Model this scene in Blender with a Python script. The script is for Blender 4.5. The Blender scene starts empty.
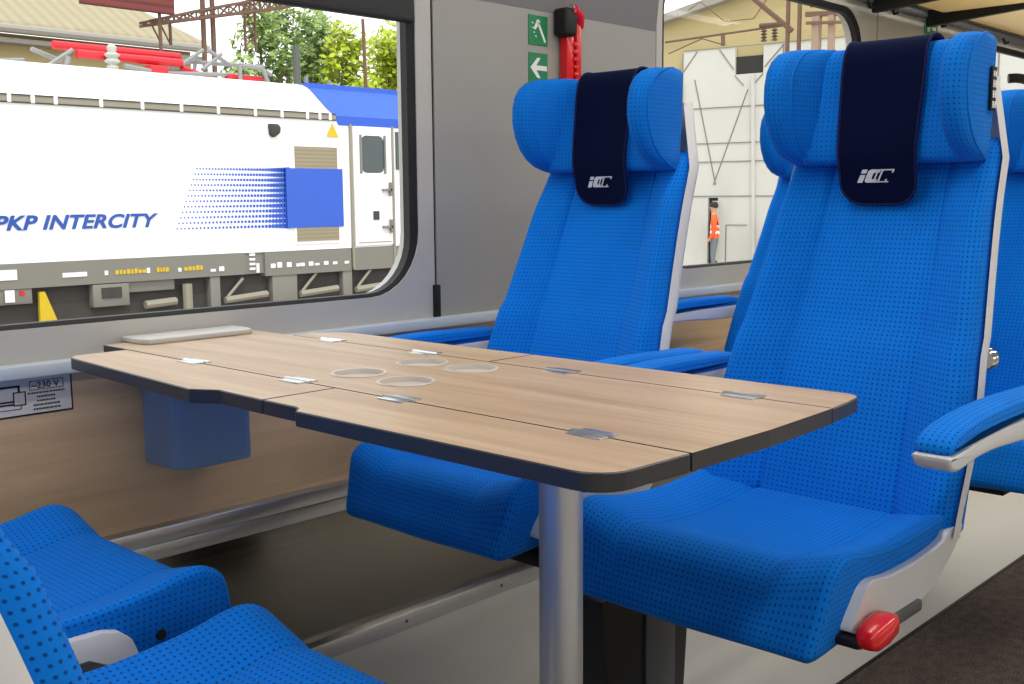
import bpy, bmesh, math, random
from mathutils import Vector, Matrix, noise
random.seed(7)
PI = math.pi
S = bpy.context.scene
COL = S.collection

# ------------------------------------------------------------------ materials
def lin(c):
    if isinstance(c, str):
        c = [int(c[i:i + 2], 16) / 255 for i in (0, 2, 4)]
    elif len(c) == 4: return c          # already linear
    return tuple((x / 12.92 if x <= .04045 else ((x + .055) / 1.055) ** 2.4) for x in c) + (1.0,)

class N:
    """small helper around a node tree"""
    def __init__(s, name):
        s.m = bpy.data.materials.new(name); s.m.use_nodes = True
        s.t = s.m.node_tree; s.n = s.t.nodes; s.n.clear()
        s.out = s.n.new('ShaderNodeOutputMaterial')
    def new(s, typ, **kw):
        n = s.n.new(typ)
        for k, v in kw.items():
            if k in n.inputs and not hasattr(n, k): n.inputs[k].default_value = v
            else: setattr(n, k, v)
        return n
    def lk(s, a, b): s.t.links.new(a, b)
    def math(s, op, a, b=None, c=None, clamp=False):
        n = s.n.new('ShaderNodeMath'); n.operation = op; n.use_clamp = clamp
        for i, v in enumerate((a, b, c)):
            if v is None: continue
            if isinstance(v, (int, float)): n.inputs[i].default_value = v
            else: s.lk(v, n.inputs[i])
        return n.outputs[0]
    def mix(s, f, a, b):
        n = s.n.new('ShaderNodeMix'); n.data_type = 'RGBA'
        if isinstance(f, (int, float)): n.inputs[0].default_value = f
        else: s.lk(f, n.inputs[0])
        for i, v in ((6, a), (7, b)):
            if isinstance(v, tuple): n.inputs[i].default_value = v
            else: s.lk(v, n.inputs[i])
        return n.outputs[2]
    def bsdf(s, col, rough=.5, metal=0, spec=.5, coat=0, sheen=0, bump=None, bstr=.2):
        b = s.n.new('ShaderNodeBsdfPrincipled')
        if isinstance(col, tuple): b.inputs['Base Color'].default_value = col
        else: s.lk(col, b.inputs['Base Color'])
        if isinstance(rough, (int, float)): b.inputs['Roughness'].default_value = rough
        else: s.lk(rough, b.inputs['Roughness'])
        b.inputs['Metallic'].default_value = metal
        b.inputs['Specular IOR Level'].default_value = spec
        b.inputs['Coat Weight'].default_value = coat
        if sheen:
            b.inputs['Sheen Weight'].default_value = sheen
            b.inputs['Sheen Roughness'].default_value = .5; b.inputs['Sheen Tint'].default_value = (.25, .6, 1, 1)
        if bump is not None:
            bn = s.n.new('ShaderNodeBump'); bn.inputs['Strength'].default_value = bstr
            bn.inputs['Distance'].default_value = .002
            s.lk(bump, bn.inputs['Height']); s.lk(bn.outputs[0], b.inputs['Normal'])
        s.lk(b.outputs[0], s.out.inputs[0]); return b

def plain(name, col, rough=.5, metal=0, spec=.5, coat=0, var=.04, scale=8, sheen=0):
    k = N(name); c = lin(col)
    tc = k.new('ShaderNodeTexCoord'); nz = k.new('ShaderNodeTexNoise')
    nz.inputs['Scale'].default_value = scale; nz.inputs['Detail'].default_value = 3
    k.lk(tc.outputs['Object'], nz.inputs['Vector'])
    a = tuple(x * (1 - var) for x in c[:3]) + (1,); b = tuple(min(1, x * (1 + var)) for x in c[:3]) + (1,)
    k.bsdf(k.mix(nz.outputs['Fac'], a, b), rough, metal, spec, coat, sheen)
    return k.m

def fabric(name, base, dot, pitch=.0088, rad=.27, sheen=.1):
    k = N(name)
    uv = k.new('ShaderNodeUVMap'); sp = k.new('ShaderNodeSeparateXYZ'); k.lk(uv.outputs[0], sp.inputs[0])
    u = k.math('DIVIDE', sp.outputs[0], pitch); v = k.math('DIVIDE', sp.outputs[1], pitch)
    du = k.math('SUBTRACT', k.math('FRACT', u), .5)
    dv = k.math('MULTIPLY', k.math('SUBTRACT', k.math('FRACT', v), .5), 1.15)
    d = k.math('SQRT', k.math('ADD', k.math('MULTIPLY', du, du), k.math('MULTIPLY', dv, dv)))
    mr = k.new('ShaderNodeMapRange'); mr.inputs[1].default_value = rad * .45; mr.inputs[2].default_value = rad
    mr.inputs[3].default_value = 1; mr.inputs[4].default_value = 0; k.lk(d, mr.inputs[0])
    tc = k.new('ShaderNodeTexCoord'); nz = k.new('ShaderNodeTexNoise'); nz.inputs['Scale'].default_value = 12
    nz.inputs['Detail'].default_value = 4; k.lk(tc.outputs['Object'], nz.inputs['Vector'])
    b = lin(base); b1 = tuple(x * .9 for x in b[:3]) + (1,); b2 = tuple(x * 1.1 for x in b[:3]) + (1,)
    col = k.mix(mr.outputs[0], k.mix(nz.outputs['Fac'], b1, b2), lin(dot))
    k.bsdf(col, .85, 0, .15, 0, sheen, bump=k.math('SUBTRACT', 1, mr.outputs[0]), bstr=.35)
    return k.m

def wood(name, c1, c2, axis='X', rough=.45, scale=1.0, spec=.35):
    k = N(name); tc = k.new('ShaderNodeTexCoord'); mp = k.new('ShaderNodeMapping')
    s = [22 * scale] * 3; s['XYZ'.index(axis)] = 1.3 * scale
    mp.inputs['Scale'].default_value = s; k.lk(tc.outputs['Object'], mp.inputs[0])
    n1 = k.new('ShaderNodeTexNoise'); n1.inputs['Scale'].default_value = 1.0; n1.inputs['Detail'].default_value = 6
    n1.inputs['Distortion'].default_value = .6; k.lk(mp.outputs[0], n1.inputs['Vector'])
    n2 = k.new('ShaderNodeTexNoise'); n2.inputs['Scale'].default_value = 6; n2.inputs['Detail'].default_value = 3
    k.lk(mp.outputs[0], n2.inputs['Vector'])
    f = k.math('ADD', k.math('MULTIPLY', n1.outputs['Fac'], .75), k.math('MULTIPLY', n2.outputs['Fac'], .25))
    mr = k.new('ShaderNodeMapRange'); mr.inputs[1].default_value = .32; mr.inputs[2].default_value = .68; k.lk(f, mr.inputs[0])
    k.bsdf(k.mix(mr.outputs[0], lin(c1), lin(c2)), rough, 0, spec, bump=f, bstr=.05)
    return k.m

def brushed(name, col, rough=.3, axis='X', metal=1.0, strength=.04):
    k = N(name); tc = k.new('ShaderNodeTexCoord'); mp = k.new('ShaderNodeMapping')
    s = [160] * 3; s['XYZ'.index(axis)] = 2; mp.inputs['Scale'].default_value = s
    k.lk(tc.outputs['Object'], mp.inputs[0]); nz = k.new('ShaderNodeTexNoise'); nz.inputs['Scale'].default_value = 1
    nz.inputs['Detail'].default_value = 2; k.lk(mp.outputs[0], nz.inputs['Vector'])
    r = k.math('ADD', k.math('MULTIPLY', nz.outputs['Fac'], .12), rough - .06)
    k.bsdf(lin(col), r, metal, .5, bump=nz.outputs['Fac'], bstr=strength); return k.m

def glass(name, tint=(1, 1, 1), gl=.06):
    k = N(name); t = k.new('ShaderNodeBsdfTransparent'); t.inputs[0].default_value = (*tint, 1)
    g = k.new('ShaderNodeBsdfGlossy'); g.inputs['Roughness'].default_value = .02
    fr = k.new('ShaderNodeFresnel'); fr.inputs[0].default_value = 1.35
    mx = k.new('ShaderNodeMixShader'); k.lk(k.math('MULTIPLY', fr.outputs[0], gl / .06 * .35, clamp=True), mx.inputs[0])
    k.lk(t.outputs[0], mx.inputs[1]); k.lk(g.outputs[0], mx.inputs[2]); k.lk(mx.outputs[0], k.out.inputs[0]); return k.m

def speckle(name, c1, c2, scale=350, rough=.95):
    k = N(name); tc = k.new('ShaderNodeTexCoord'); n1 = k.new('ShaderNodeTexNoise'); n1.inputs['Scale'].default_value = scale
    n1.inputs['Detail'].default_value = 3; k.lk(tc.outputs['Object'], n1.inputs['Vector'])
    n2 = k.new('ShaderNodeTexNoise'); n2.inputs['Scale'].default_value = 40; k.lk(tc.outputs['Object'], n2.inputs['Vector'])
    mr = k.new('ShaderNodeMapRange'); mr.inputs[1].default_value = .42; mr.inputs[2].default_value = .6
    k.lk(k.math('ADD', k.math('MULTIPLY', n1.outputs['Fac'], .8), k.math('MULTIPLY', n2.outputs['Fac'], .2)), mr.inputs[0])
    k.bsdf(k.mix(mr.outputs[0], lin(c1), lin(c2)), rough, 0, .2, bump=n1.outputs['Fac'], bstr=.5); return k.m

def stripes(name, c1, c2, axis, pitch, duty=.5, rough=.7, soft=.15):
    k = N(name); tc = k.new('ShaderNodeTexCoord'); sp = k.new('ShaderNodeSeparateXYZ'); k.lk(tc.outputs['Object'], sp.inputs[0])
    f = k.math('FRACT', k.math('DIVIDE', sp.outputs['XYZ'.index(axis)], pitch))
    d = k.math('ABSOLUTE', k.math('SUBTRACT', f, .5))
    mr = k.new('ShaderNodeMapRange'); mr.inputs[1].default_value = duty / 2 - soft / 2; mr.inputs[2].default_value = duty / 2 + soft / 2
    k.lk(d, mr.inputs[0])
    nz = k.new('ShaderNodeTexNoise'); nz.inputs['Scale'].default_value = 3; k.lk(tc.outputs['Object'], nz.inputs['Vector'])
    a = lin(c1); a2 = tuple(x * .85 for x in a[:3]) + (1,)
    k.bsdf(k.mix(mr.outputs[0], k.mix(nz.outputs['Fac'], a, a2), lin(c2)), rough); return k.m

def emit(name, col, st):
    k = N(name); e = k.new('ShaderNodeEmission'); e.inputs[0].default_value = lin(col); e.inputs[1].default_value = st
    k.lk(e.outputs[0], k.out.inputs[0]); return k.m

M = {}
M['blue'] = fabric('blue_dotted_fabric', '0078e2', '043c8c')
M['blue_head'] = fabric('headrest_fabric', '0072d6', '043c8c', rad=.24)
M['navy'] = plain('navy_cloth', '020a2e', .9, 0, .1, var=.1, scale=60, sheen=.05)
M['navy_bind'] = plain('navy_binding', '14184a', .8, 0, .2)
M['shell'] = plain('grey_shell', 'e0e1e2', .45)
M['armshell'] = plain('light_armrest_plastic', 'd8d9dc', .4)
M['dark'] = plain('dark_plastic', '14181e', .5)
M['darkgrey'] = plain('dark_grey_metal', '53575b', .45)
M['blk'] = plain('black_rubber', '0b0c0e', .6)
M['red'] = plain('red_plastic', 'e0101c', .28, coat=.3)
M['white'] = plain('white_mark', 'eeeeee', .5)
M['logo'] = plain('pale_logo_print', 'd2d4de', .7)
M['table'] = wood('table_oak', 'ae947a', 'cdb69b', 'Y', .42, spec=.15)
M['edge'] = plain('dark_table_edge', '33353a', .35)
M['wallwood'] = wood('wall_oak', 'c2a482', 'dcc09c', 'X', .33)
M['cup'] = plain('pale_cup_liner', 'c9c2ba', .35)
M['alu'] = brushed('brushed_aluminium', 'd0d2d4', .32, 'X')
M['steel'] = brushed('brushed_steel_panel', '8a857c', .17, 'X', strength=.01)
M['chrome'] = plain('chrome', 'd8d8d8', .15, 1)
M['leg'] = brushed('satin_leg', 'd3d6da', .38, 'Z', .55)
M['cream'] = plain('cream_wall_panel', '9f9e98', .5, var=.02, scale=3)
M['frame'] = plain('grey_window_frame', 'bdbbb4', .45, var=.02, scale=3)
M['sill'] = plain('pale_ledge', 'c3ced6', .35, var=.02)
M['ceil'] = plain('ceiling_panel', 'c9c6c0', .6, var=.02)
M['grey'] = plain('grey_upper_panel', '78777a', .55, var=.02)
M['floor'] = plain('pale_linoleum', 'c9c7be', .38, var=.05, scale=5)
M['carpet'] = speckle('brown_carpet', '352d29', '6a5e57')
M['bin'] = plain('blue_grey_plastic', '7f9cc0', .5)
M['green'] = plain('green_sign', '11824f', .45)
M['glass'] = glass('window_glass', (.89, .89, .88))
k_ = N('shelf_painted_reflection'); a_ = k_.new('ShaderNodeBsdfTranslucent'); a_.inputs[0].default_value = lin('fff0cc'); b_ = k_.new('ShaderNodeBsdfGlossy'); b_.inputs['Roughness'].default_value = .08; c_ = k_.new('ShaderNodeMixShader'); c_.inputs[0].default_value = .15  # warm cream colour stands in for the yellow building reflected in the shelf
k_.lk(a_.outputs[0], c_.inputs[1]); k_.lk(b_.outputs[0], c_.inputs[2]); k_.lk(c_.outputs[0], k_.out.inputs[0]); M['shelf_reflect'] = k_.m
M['lamp'] = emit('lamp_diffuser', 'fff4e4', 3.0)
# outside
def dim(h, f=.72):
    c = lin(h); return tuple(x * f for x in c[:3]) + (1.0,)
M['loco'] = plain('white_loco_paint', 'f2f2f2', .35, var=.01)
M['loco_blue'] = plain('blue_loco_paint', dim('2864e0'), .35, var=.02)
M['loco_text'] = plain('blue_lettering', dim('1a56bc'), .5)
M['loco_grey'] = plain('grey_loco_skirt', dim('918e84'), .6)
M['loco_grille'] = stripes('beige_grille', dim('b5a88e'), dim('a29678'), 'Z', .05, .5)
M['loco_vent'] = plain('beige_vent_band', dim('a8a18e'), .6)
M['loco_dark'] = plain('dark_underframe', dim('4a4742'), .8, var=.2)
M['loco_win'] = plain('dark_cab_glass', dim('4d5a5a'), .12)
M['yellow'] = plain('yellow_paint', dim('f0cc20'), .5)
M['pipe_red'] = plain('red_insulator', dim('e8202e'), .4)
M['ceramic'] = plain('pale_insulator', dim('c9ccc0'), .4)
M['panto'] = plain('grey_pantograph', dim('9a9a98'), .5)
M['ground'] = speckle('ballast', '6d675f', '9a9288', 30)
M['paving'] = speckle('pale_paving', 'b4aea2', 'cbc6ba', 6)
M['tiles'] = stripes('corrugated_roof', dim('bcae8a'), dim('a89c7c'), 'X', .30, .6, .8, .3)
M['ywall'] = plain('yellow_render', dim('cdbb88'), .9, var=.12, scale=.8)
M['gutter'] = plain('grey_gutter', dim('a9a49a'), .6)
M['rust'] = plain('rust_brown_steel', dim('7a5a4a'), .7, var=.15)
M['louver'] = stripes('red_brown_louver', dim('8a3c38'), dim('6a2a28'), 'Z', .14, .6, .7)
M['leaf1'] = plain('green_leaf', dim('98b45c'), .7, var=.35, scale=1.2)
M['leaf2'] = plain('yellow_green_leaf', dim('b8c81e'), .7, var=.25, scale=1.2)
M['bark'] = plain('bark', dim('6a5848'), .9)
M['hangar'] = plain('white_sheet', dim('e2e0d8'), .6, var=.08, scale=.7)
M['seamgrey'] = plain('grey_seam', dim('8f8d86'), .7)
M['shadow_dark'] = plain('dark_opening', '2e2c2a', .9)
M['orange'] = plain('orange_jacket', 'f0561a', .6)
M['trouser'] = plain('grey_trousers', '6a7078', .8)
M['skin'] = plain('skin', 'b98a70', .6)
M['hair'] = plain('dark_hair', '2a2320', .8)

# ------------------------------------------------------------------ mesh helpers
def link(name, me, mats, parent=None, smooth=True, ang=35):
    o = bpy.data.objects.new(name, me); COL.objects.link(o)
    for m in (mats if isinstance(mats, (list, tuple)) else [mats]): me.materials.append(m)
    if smooth:
        me.polygons.foreach_set('use_smooth', [True] * len(me.polygons))
        if ang: me.set_sharp_from_angle(angle=math.radians(ang))
    if parent: o.parent = parent
    return o

class MB:
    """collects shapes of ONE part and links them as one mesh"""
    def __init__(s): s.bm = bmesh.new(); s.uv = s.bm.loops.layers.uv.new('UVMap'); s.mi = 0
    def _f(s, vs, uvs=None):
        try: f = s.bm.faces.new(vs)
        except ValueError: return None
        f.material_index = s.mi
        if uvs:
            for l, t in zip(f.loops, uvs): l[s.uv].uv = t
        return f
    def box(s, a, b, bev=0, seg=2, mat=None):
        a, b = Vector(a), Vector(b); c = (a + b) / 2; d = b - a
        t = bmesh.new(); bmesh.ops.create_cube(t, size=1, matrix=Matrix.Diagonal((abs(d.x), abs(d.y), abs(d.z), 1)))
        if bev: bmesh.ops.bevel(t, geom=t.edges[:], offset=bev, segments=seg, affect='EDGES', profile=.5)
        bmesh.ops.transform(t, matrix=(mat or Matrix()) @ Matrix.Translation(c), verts=t.verts); s.join(t); return s
    def join(s, t):
        mp = {v: s.bm.verts.new(v.co) for v in t.verts}
        for f in t.faces: s._f([mp[v] for v in f.verts])
        t.free()
    def prism(s, pts, vec, bev=0, seg=2, side_mi=None):
        t = bmesh.new(); vs = [t.verts.new(p) for p in pts]; f = t.faces.new(vs)
        r = bmesh.ops.extrude_face_region(t, geom=[f]); nv = [g for g in r['geom'] if isinstance(g, bmesh.types.BMVert)]
        bmesh.ops.translate(t, verts=nv, vec=vec); bmesh.ops.recalc_face_normals(t, faces=t.faces)
        if bev: bmesh.ops.bevel(t, geom=t.edges[:], offset=bev, segments=seg, affect='EDGES', profile=.5, clamp_overlap=True)
        if side_mi is not None:
            vn = Vector(vec).normalized(); k0 = s.mi
            mp = {v: s.bm.verts.new(v.co) for v in t.verts}
            t.normal_update()
            for f in t.faces:
                s.mi = k0 if f.normal.dot(vn) > .9 else side_mi
                s._f([mp[v] for v in f.verts])
            s.mi = k0; t.free(); return s
        s.join(t); return s
    def poly(s, pts):
        s._f([s.bm.verts.new(p) for p in pts]); return s
    def tube(s, path, r, n=8, cap=True):
        P = [Vector(p) for p in path]; rs = r if isinstance(r, (list, tuple)) else [r] * len(P); rings = []; up = None
        for i, p in enumerate(P):
            t = (P[min(i + 1, len(P) - 1)] - P[max(i - 1, 0)]).normalized()
            if up is None: up = t.orthogonal().normalized()
            up = (up - t * up.dot(t)).normalized(); w = t.cross(up)
            rings.append([s.bm.verts.new(p + (up * math.cos(2 * PI * k / n) + w * math.sin(2 * PI * k / n)) * rs[i]) for k in range(n)])
        for a, b in zip(rings, rings[1:]):
            for k in range(n): s._f([a[k], a[(k + 1) % n], b[(k + 1) % n], b[k]])
        if cap: s._f(rings[0][::-1]); s._f(rings[-1])
        return s
    def bar(s, a, b, w, h=None): return s.tube([a, b], w * .7071, 4)
    def lathe(s, prof, c=(0, 0, 0), axis='Z', n=32):
        rings = []
        for r, z in prof:
            ring = []
            for k in range(n):
                a = 2 * PI * k / n; x, y = r * math.cos(a), r * math.sin(a)
                p = {'Z': (x, y, z), 'Y': (x, z, y), 'X': (z, x, y)}[axis]
                ring.append(s.bm.verts.new(Vector(c) + Vector(p)))
            rings.append(ring)
        for a, b in zip(rings, rings[1:]):
            for k in range(n): s._f([a[k], a[(k + 1) % n], b[(k + 1) % n], b[k]])
        if prof[0][0] > 1e-6: s._f(rings[0][::-1])
        if prof[-1][0] > 1e-6: s._f(rings[-1])
        return s
    def loft(s, rings, capax=None, ulen=None):
        """rings: closed loops of equal count; uv in metres: u around the ring, v along"""
        n = len(rings[0]); R = [[Vector(p) for p in r] for r in rings]; V = [[s.bm.verts.new(p) for p in r] for r in R]
        mid = R[len(R) // 2]; us = [0]
        for k in range(n): us.append(us[-1] + (mid[(k + 1) % n] - mid[k]).length)
        vs = [0]
        for a, b in zip(R, R[1:]):
            ca = sum(a, Vector()) / n; cb = sum(b, Vector()) / n
            vs.append(vs[-1] + max((cb - ca).length, sum((q - p).length for p, q in zip(a, b)) / n))
        for i in range(len(R) - 1):
            for k in range(n):
                j = (k + 1) % n
                s._f([V[i][k], V[i][j], V[i + 1][j], V[i + 1][k]],
                     [(us[k], vs[i]), (us[k + 1], vs[i]), (us[k + 1], vs[i + 1]), (us[k], vs[i + 1])])
        for r, rv, rev in ((R[0], V[0], True), (R[-1], V[-1], False)):
            q = list(zip(rv, r)); q = q[::-1] if rev else q
            ax = capax or (0, 2)
            s._f([a for a, b in q], [(b[ax[0]], b[ax[1]]) for a, b in q])
        return s
    def build(s, name, mats, parent=None, smooth=True, ang=35, fix=True):
        if fix: bmesh.ops.recalc_face_normals(s.bm, faces=s.bm.faces)
        me = bpy.data.meshes.new(name); s.bm.to_mesh(me); s.bm.free()
        return link(name, me, mats, parent, smooth, ang)

def tag(o, label=None, cat=None, group=None, kind=None):
    if label: o['label'] = label
    if cat: o['category'] = cat
    if group: o['group'] = group
    if kind: o['kind'] = kind
    return o
def thing(name, label, cat, loc=(0, 0, 0), group=None):
    o = bpy.data.objects.new(name, None); o.empty_display_size = .05; COL.objects.link(o); o.location = loc
    return tag(o, label, cat, group)
def struct(o): return tag(o, kind='structure')
def copy_tree(o, parent=None):
    c = o.copy(); COL.objects.link(c); c.parent = parent
    for ch in list(o.children): copy_tree(ch, c)
    return c
def sm(a, b, x):
    t = max(0, min(1, (x - a) / (b - a))); return t * t * (3 - 2 * t)
def catmull(pts, per=4, closed=False):
    P = [Vector(p) for p in pts]; n = len(P); out = []
    for i in range(n if closed else n - 1):
        g = (lambda k: P[k % n]) if closed else (lambda k: P[max(0, min(n - 1, k))])
        a, b, c, d = g(i - 1), g(i), g(i + 1), g(i + 2)
        for j in range(per):
            t = j / per
            out.append(.5 * ((2 * b) + (c - a) * t + (2 * a - 5 * b + 4 * c - d) * t * t + (3 * b - a - 3 * c + d) * t ** 3))
    if not closed: out.append(P[-1])
    return out
def inset2(P, d):
    """inset a closed 2-D loop (Vectors) by d"""
    n = len(P); out = []; area = sum(P[i].x * P[(i + 1) % n].y - P[(i + 1) % n].x * P[i].y for i in range(n)); sg = 1 if area > 0 else -1
    for i in range(n):
        t = (P[(i + 1) % n] - P[i - 1]); t = t.normalized() if t.length > 1e-9 else Vector((1, 0))
        out.append(P[i] + Vector((-t.y, t.x)) * d * sg)
    return out
def text_mesh(txt, size, shear=0, bold=0, ext=.0005, spacing=1.0):
    """built-in font text as a bmesh in the XY plane, origin at its lower left"""
    cu = bpy.data.curves.new('t', 'FONT'); cu.body = txt; cu.size = size; cu.shear = shear; cu.offset = bold; cu.extrude = ext
    cu.space_character = spacing; cu.resolution_u = 3
    o = bpy.data.objects.new('t', cu); COL.objects.link(o)
    dg = bpy.context.evaluated_depsgraph_get(); me = bpy.data.meshes.new_from_object(o.evaluated_get(dg))
    bpy.data.objects.remove(o); bpy.data.curves.remove(cu)
    b = bmesh.new(); b.from_mesh(me); bpy.data.meshes.remove(me)
    xs = [v.co.x for v in b.verts]; ys = [v.co.y for v in b.verts]
    return b, (min(xs), max(xs), min(ys), max(ys))
def frame3(o, x, y):
    x = Vector(x).normalized(); y = Vector(y).normalized(); z = x.cross(y)
    m = Matrix((x, y, z)).transposed().to_4x4(); m.translation = Vector(o); return m

# ------------------------------------------------------------------ passenger seat (local: faces -x, aisle side -y)
HW = .232
def cushion():
    prof = catmull([(.20, .425), (.212, .45), (.20, .474), (.12, .470), (0, .466), (-.10, .474), (-.16, .486), (-.192, .486), (-.220, .468), (-.238, .430),
                    (-.252, .394), (-.246, .376), (-.20, .370), (.02, .390)], 4, True)
    prof = [Vector((p.x, p.y)) for p in [Vector((q[0], q[1])) for q in prof]]
    m = MB(); rings = []; r = .016
    st = []
    for i in range(5): a = i / 4 * PI / 2; st.append((-HW + r - r * math.cos(a) * 1.0, r * (1 - math.sin(a))))
    ys = [-HW + r + (2 * HW - 2 * r) * i / 60 for i in range(1, 60)]
    full = st + [(y, 0) for y in ys] + [(-y, d) for y, d in st[::-1]]
    for y, d in full:
        ring = inset2(prof, d) if d > 1e-6 else prof
        bol = max(0, (abs(y) - .128) / .104) * 1.7; fold = math.exp(-((abs(y) - .130) / .006) ** 2) * .003
        out = []
        for p in ring:
            top = sm(.40, .46, p.y); rear = 1 - sm(-.16, -.24, p.x) if False else 1
            sag = (1 - sm(-.02, .18, abs(y))) * .008 * sm(-.26, -.2, p.x) * (1 - top) * (1 - sm(-.2, -.1, p.x))
            out.append((p.x + .0, y * (1 - .075 * (1 - sm(.37, .48, p.y))), p.y + top * (bol * .018 - fold) - sag))
        rings.append(out)
    m.loft([[(x, y + .016, z) for x, y, z in r_] for r_ in rings], (0, 2)); return m
def bk(z):
    """front x (at the centre), half width, edge thickness of the backrest at height z"""
    t = (z - .43) / .65
    x = .175 + .215 * t - .02 * math.sin(t * PI) * (1 if t < .5 else .6) + (.03 * (1 - t) ** 3) * -.2
    hw = .236 - .048 * sm(.1, 1.0, t)
    return x, hw
def backrest():
    m = MB(); rings = []
    zs = [.455, .459, .466] + [.466 + .614 * i / 26 for i in range(1, 26)] + [1.08, 1.092, 1.096]
    for i, z in enumerate(zs):
        x, hw = bk(z); e = {0: .03, 1: .012, len(zs) - 1: .03, len(zs) - 2: .012}.get(i, 0)
        ring = []
        ny = 60
        for k in range(ny + 1):
            y = (-1 + 2 * k / ny) * hw
            b = max(0, min(1, (abs(y) - .125 + .03 * sm(.5, 1.05, z)) / .075)) ** 1.0 * .042 * (1 - .5 * sm(.95, 1.08, z)); rd = .022 * (1 - math.sqrt(max(0, 1 - max(0, (abs(y) - (hw - .022)) / .022) ** 2)))
            g = math.exp(-((abs(y) - .128 + .02 * sm(.5, 1.05, z)) / .005) ** 2) * .007
            ring.append((x - b + rd + g + e, y * (1 - e), z))
        for k in range(1, 4): ring.append((x - .006 + .010 * k - e * .3, hw * (1 - e), z))
        for k in range(7): ring.append((x + .040 - e, hw * (.94 - e) * (1 - 2 * k / 6), z))
        for k in range(3, 0, -1): ring.append((x - .006 + .010 * k - e * .3, -hw * (1 - e), z))
        rings.append([(px_, py_ + .012 * (1 - sm(.46, .95, z)), z) for px_, py_, z in ring])
    m.loft(rings, (1, 0)); return m
def back_shell():
    m = MB(); rings = []
    zs = [.462, .466, .475] + [.475 + .705 * i / 24 for i in range(1, 24)] + [1.19, 1.2]
    for i, z in enumerate(zs):
        zz = min(z, 1.06); x, hw = bk(max(zz, .43)); x += (z - zz) * .12; hw += .006; e = .008 if i in (0, len(zs) - 1) else 0
        if z > 1.06: hw -= .03 * (z - 1.06) / .14
        if z < .46: x += .02 * (z - .46) / .06
        out = [(-.004, hw), (.03, hw + .003), (.055, hw - .006), (.085, hw - .04), (.10, hw * .6), (.105, 0)]
        tk = .56 + .16 * sm(.46, .75, z); sh_ = .03 * (1 - sm(.46, .66, z)) + .012; W_ = lambda y: sh_ * (abs(y) / hw) ** 6; out = [(a * tk if a > 0 else a + .002, y) for a, y in out]
        pts = [(x + .012 + a - (e if a > .03 else -e), y) for a, y in out] + [(x + .012 + a - (e if a > .03 else -e), -y) for a, y in out[-2::-1]]
        inner = [(x + .012 + .020 * tk, -hw + .006), (x + .012 + .04 * tk, -hw * .9), (x + .012 + .06 * tk, 0), (x + .012 + .04 * tk, hw * .9), (x + .012 + .018 * tk, hw - .006)]
        rings.append([(a - W_(b), b + .012 * (1 - sm(.46, .95, z)), z) for a, b in pts + inner])
    m.loft(rings, (1, 0)); return m
def headpad():
    m = MB(); rings = []
    prof = [Vector(p) for p in ((.335, 1.060), (.330, 1.080), (.333, 1.12), (.341, 1.17), (.347, 1.22), (.354, 1.245), (.366, 1.260), (.385, 1.264), (.405, 1.255),
                                (.415, 1.235), (.405, 1.16), (.395, 1.08), (.38, 1.058), (.36, 1.056))]
    prof = [Vector((p[0], p[1])) for p in catmull([(p.x, p.y, 0) for p in prof], 3, True)]
    W = .155
    for i in range(25):
        y = -W + 2 * W * i / 24; dip = .0
        d = .012 if i in (0, 24) else 0
        rings.append([(p.x - .02 * (y / W) ** 2, y, p.y + dip * .3 * sm(1.1, 1.26, p.y)) for p in (inset2(prof, d) if d else prof)])
    m.loft(rings, (0, 2)); return m
def wing(sd):
    """the side wing of the headrest: a wedge with a rounded front outline"""
    m = MB(); rings = []; seam = []; seam2 = []
    zt = [(1.056, .350), (1.06, .322), (1.070, .292), (1.085, .266), (1.106, .245), (1.134, .229), (1.165, .221), (1.195, .222), (1.220, .229), (1.240, .244), (1.254, .266), (1.262, .295), (1.265, .325)]
    for i, (z, xt) in enumerate(zt):
        e = .010 if i in (0, len(zt) - 1) else (.004 if i in (1, len(zt) - 2) else 0)
        tip = xt; rear = .383 + (z - 1.05) * .05 - e
        yo = .176 - e; yi = .135
        th = .033
        ring = [(rear, .11), (rear, yo - .02), (rear - .015, yo), ((rear + tip) / 2, yo + .003), (tip + .03, yo + .003), (tip + .012, yo), (tip + .002, yo - .008),
                (tip, yo - .018), (tip + .004, yo - th + .004), (tip + .014, yo - th - .002), (tip + .034, yo - th - .008),
                (max((tip + .034 + .345) / 2, tip + .02), yo - th - .018), (max(.350, tip + .04), .108)]
        rings.append([(x, y * sd, z) for x, y in ring]); seam.append(rings[-1][10]); seam2.append(rings[-1][4])
    m.loft(rings, (0, 1))
    for q in (seam, seam2): m.tube(q, .0022, 6)
    return m
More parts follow.
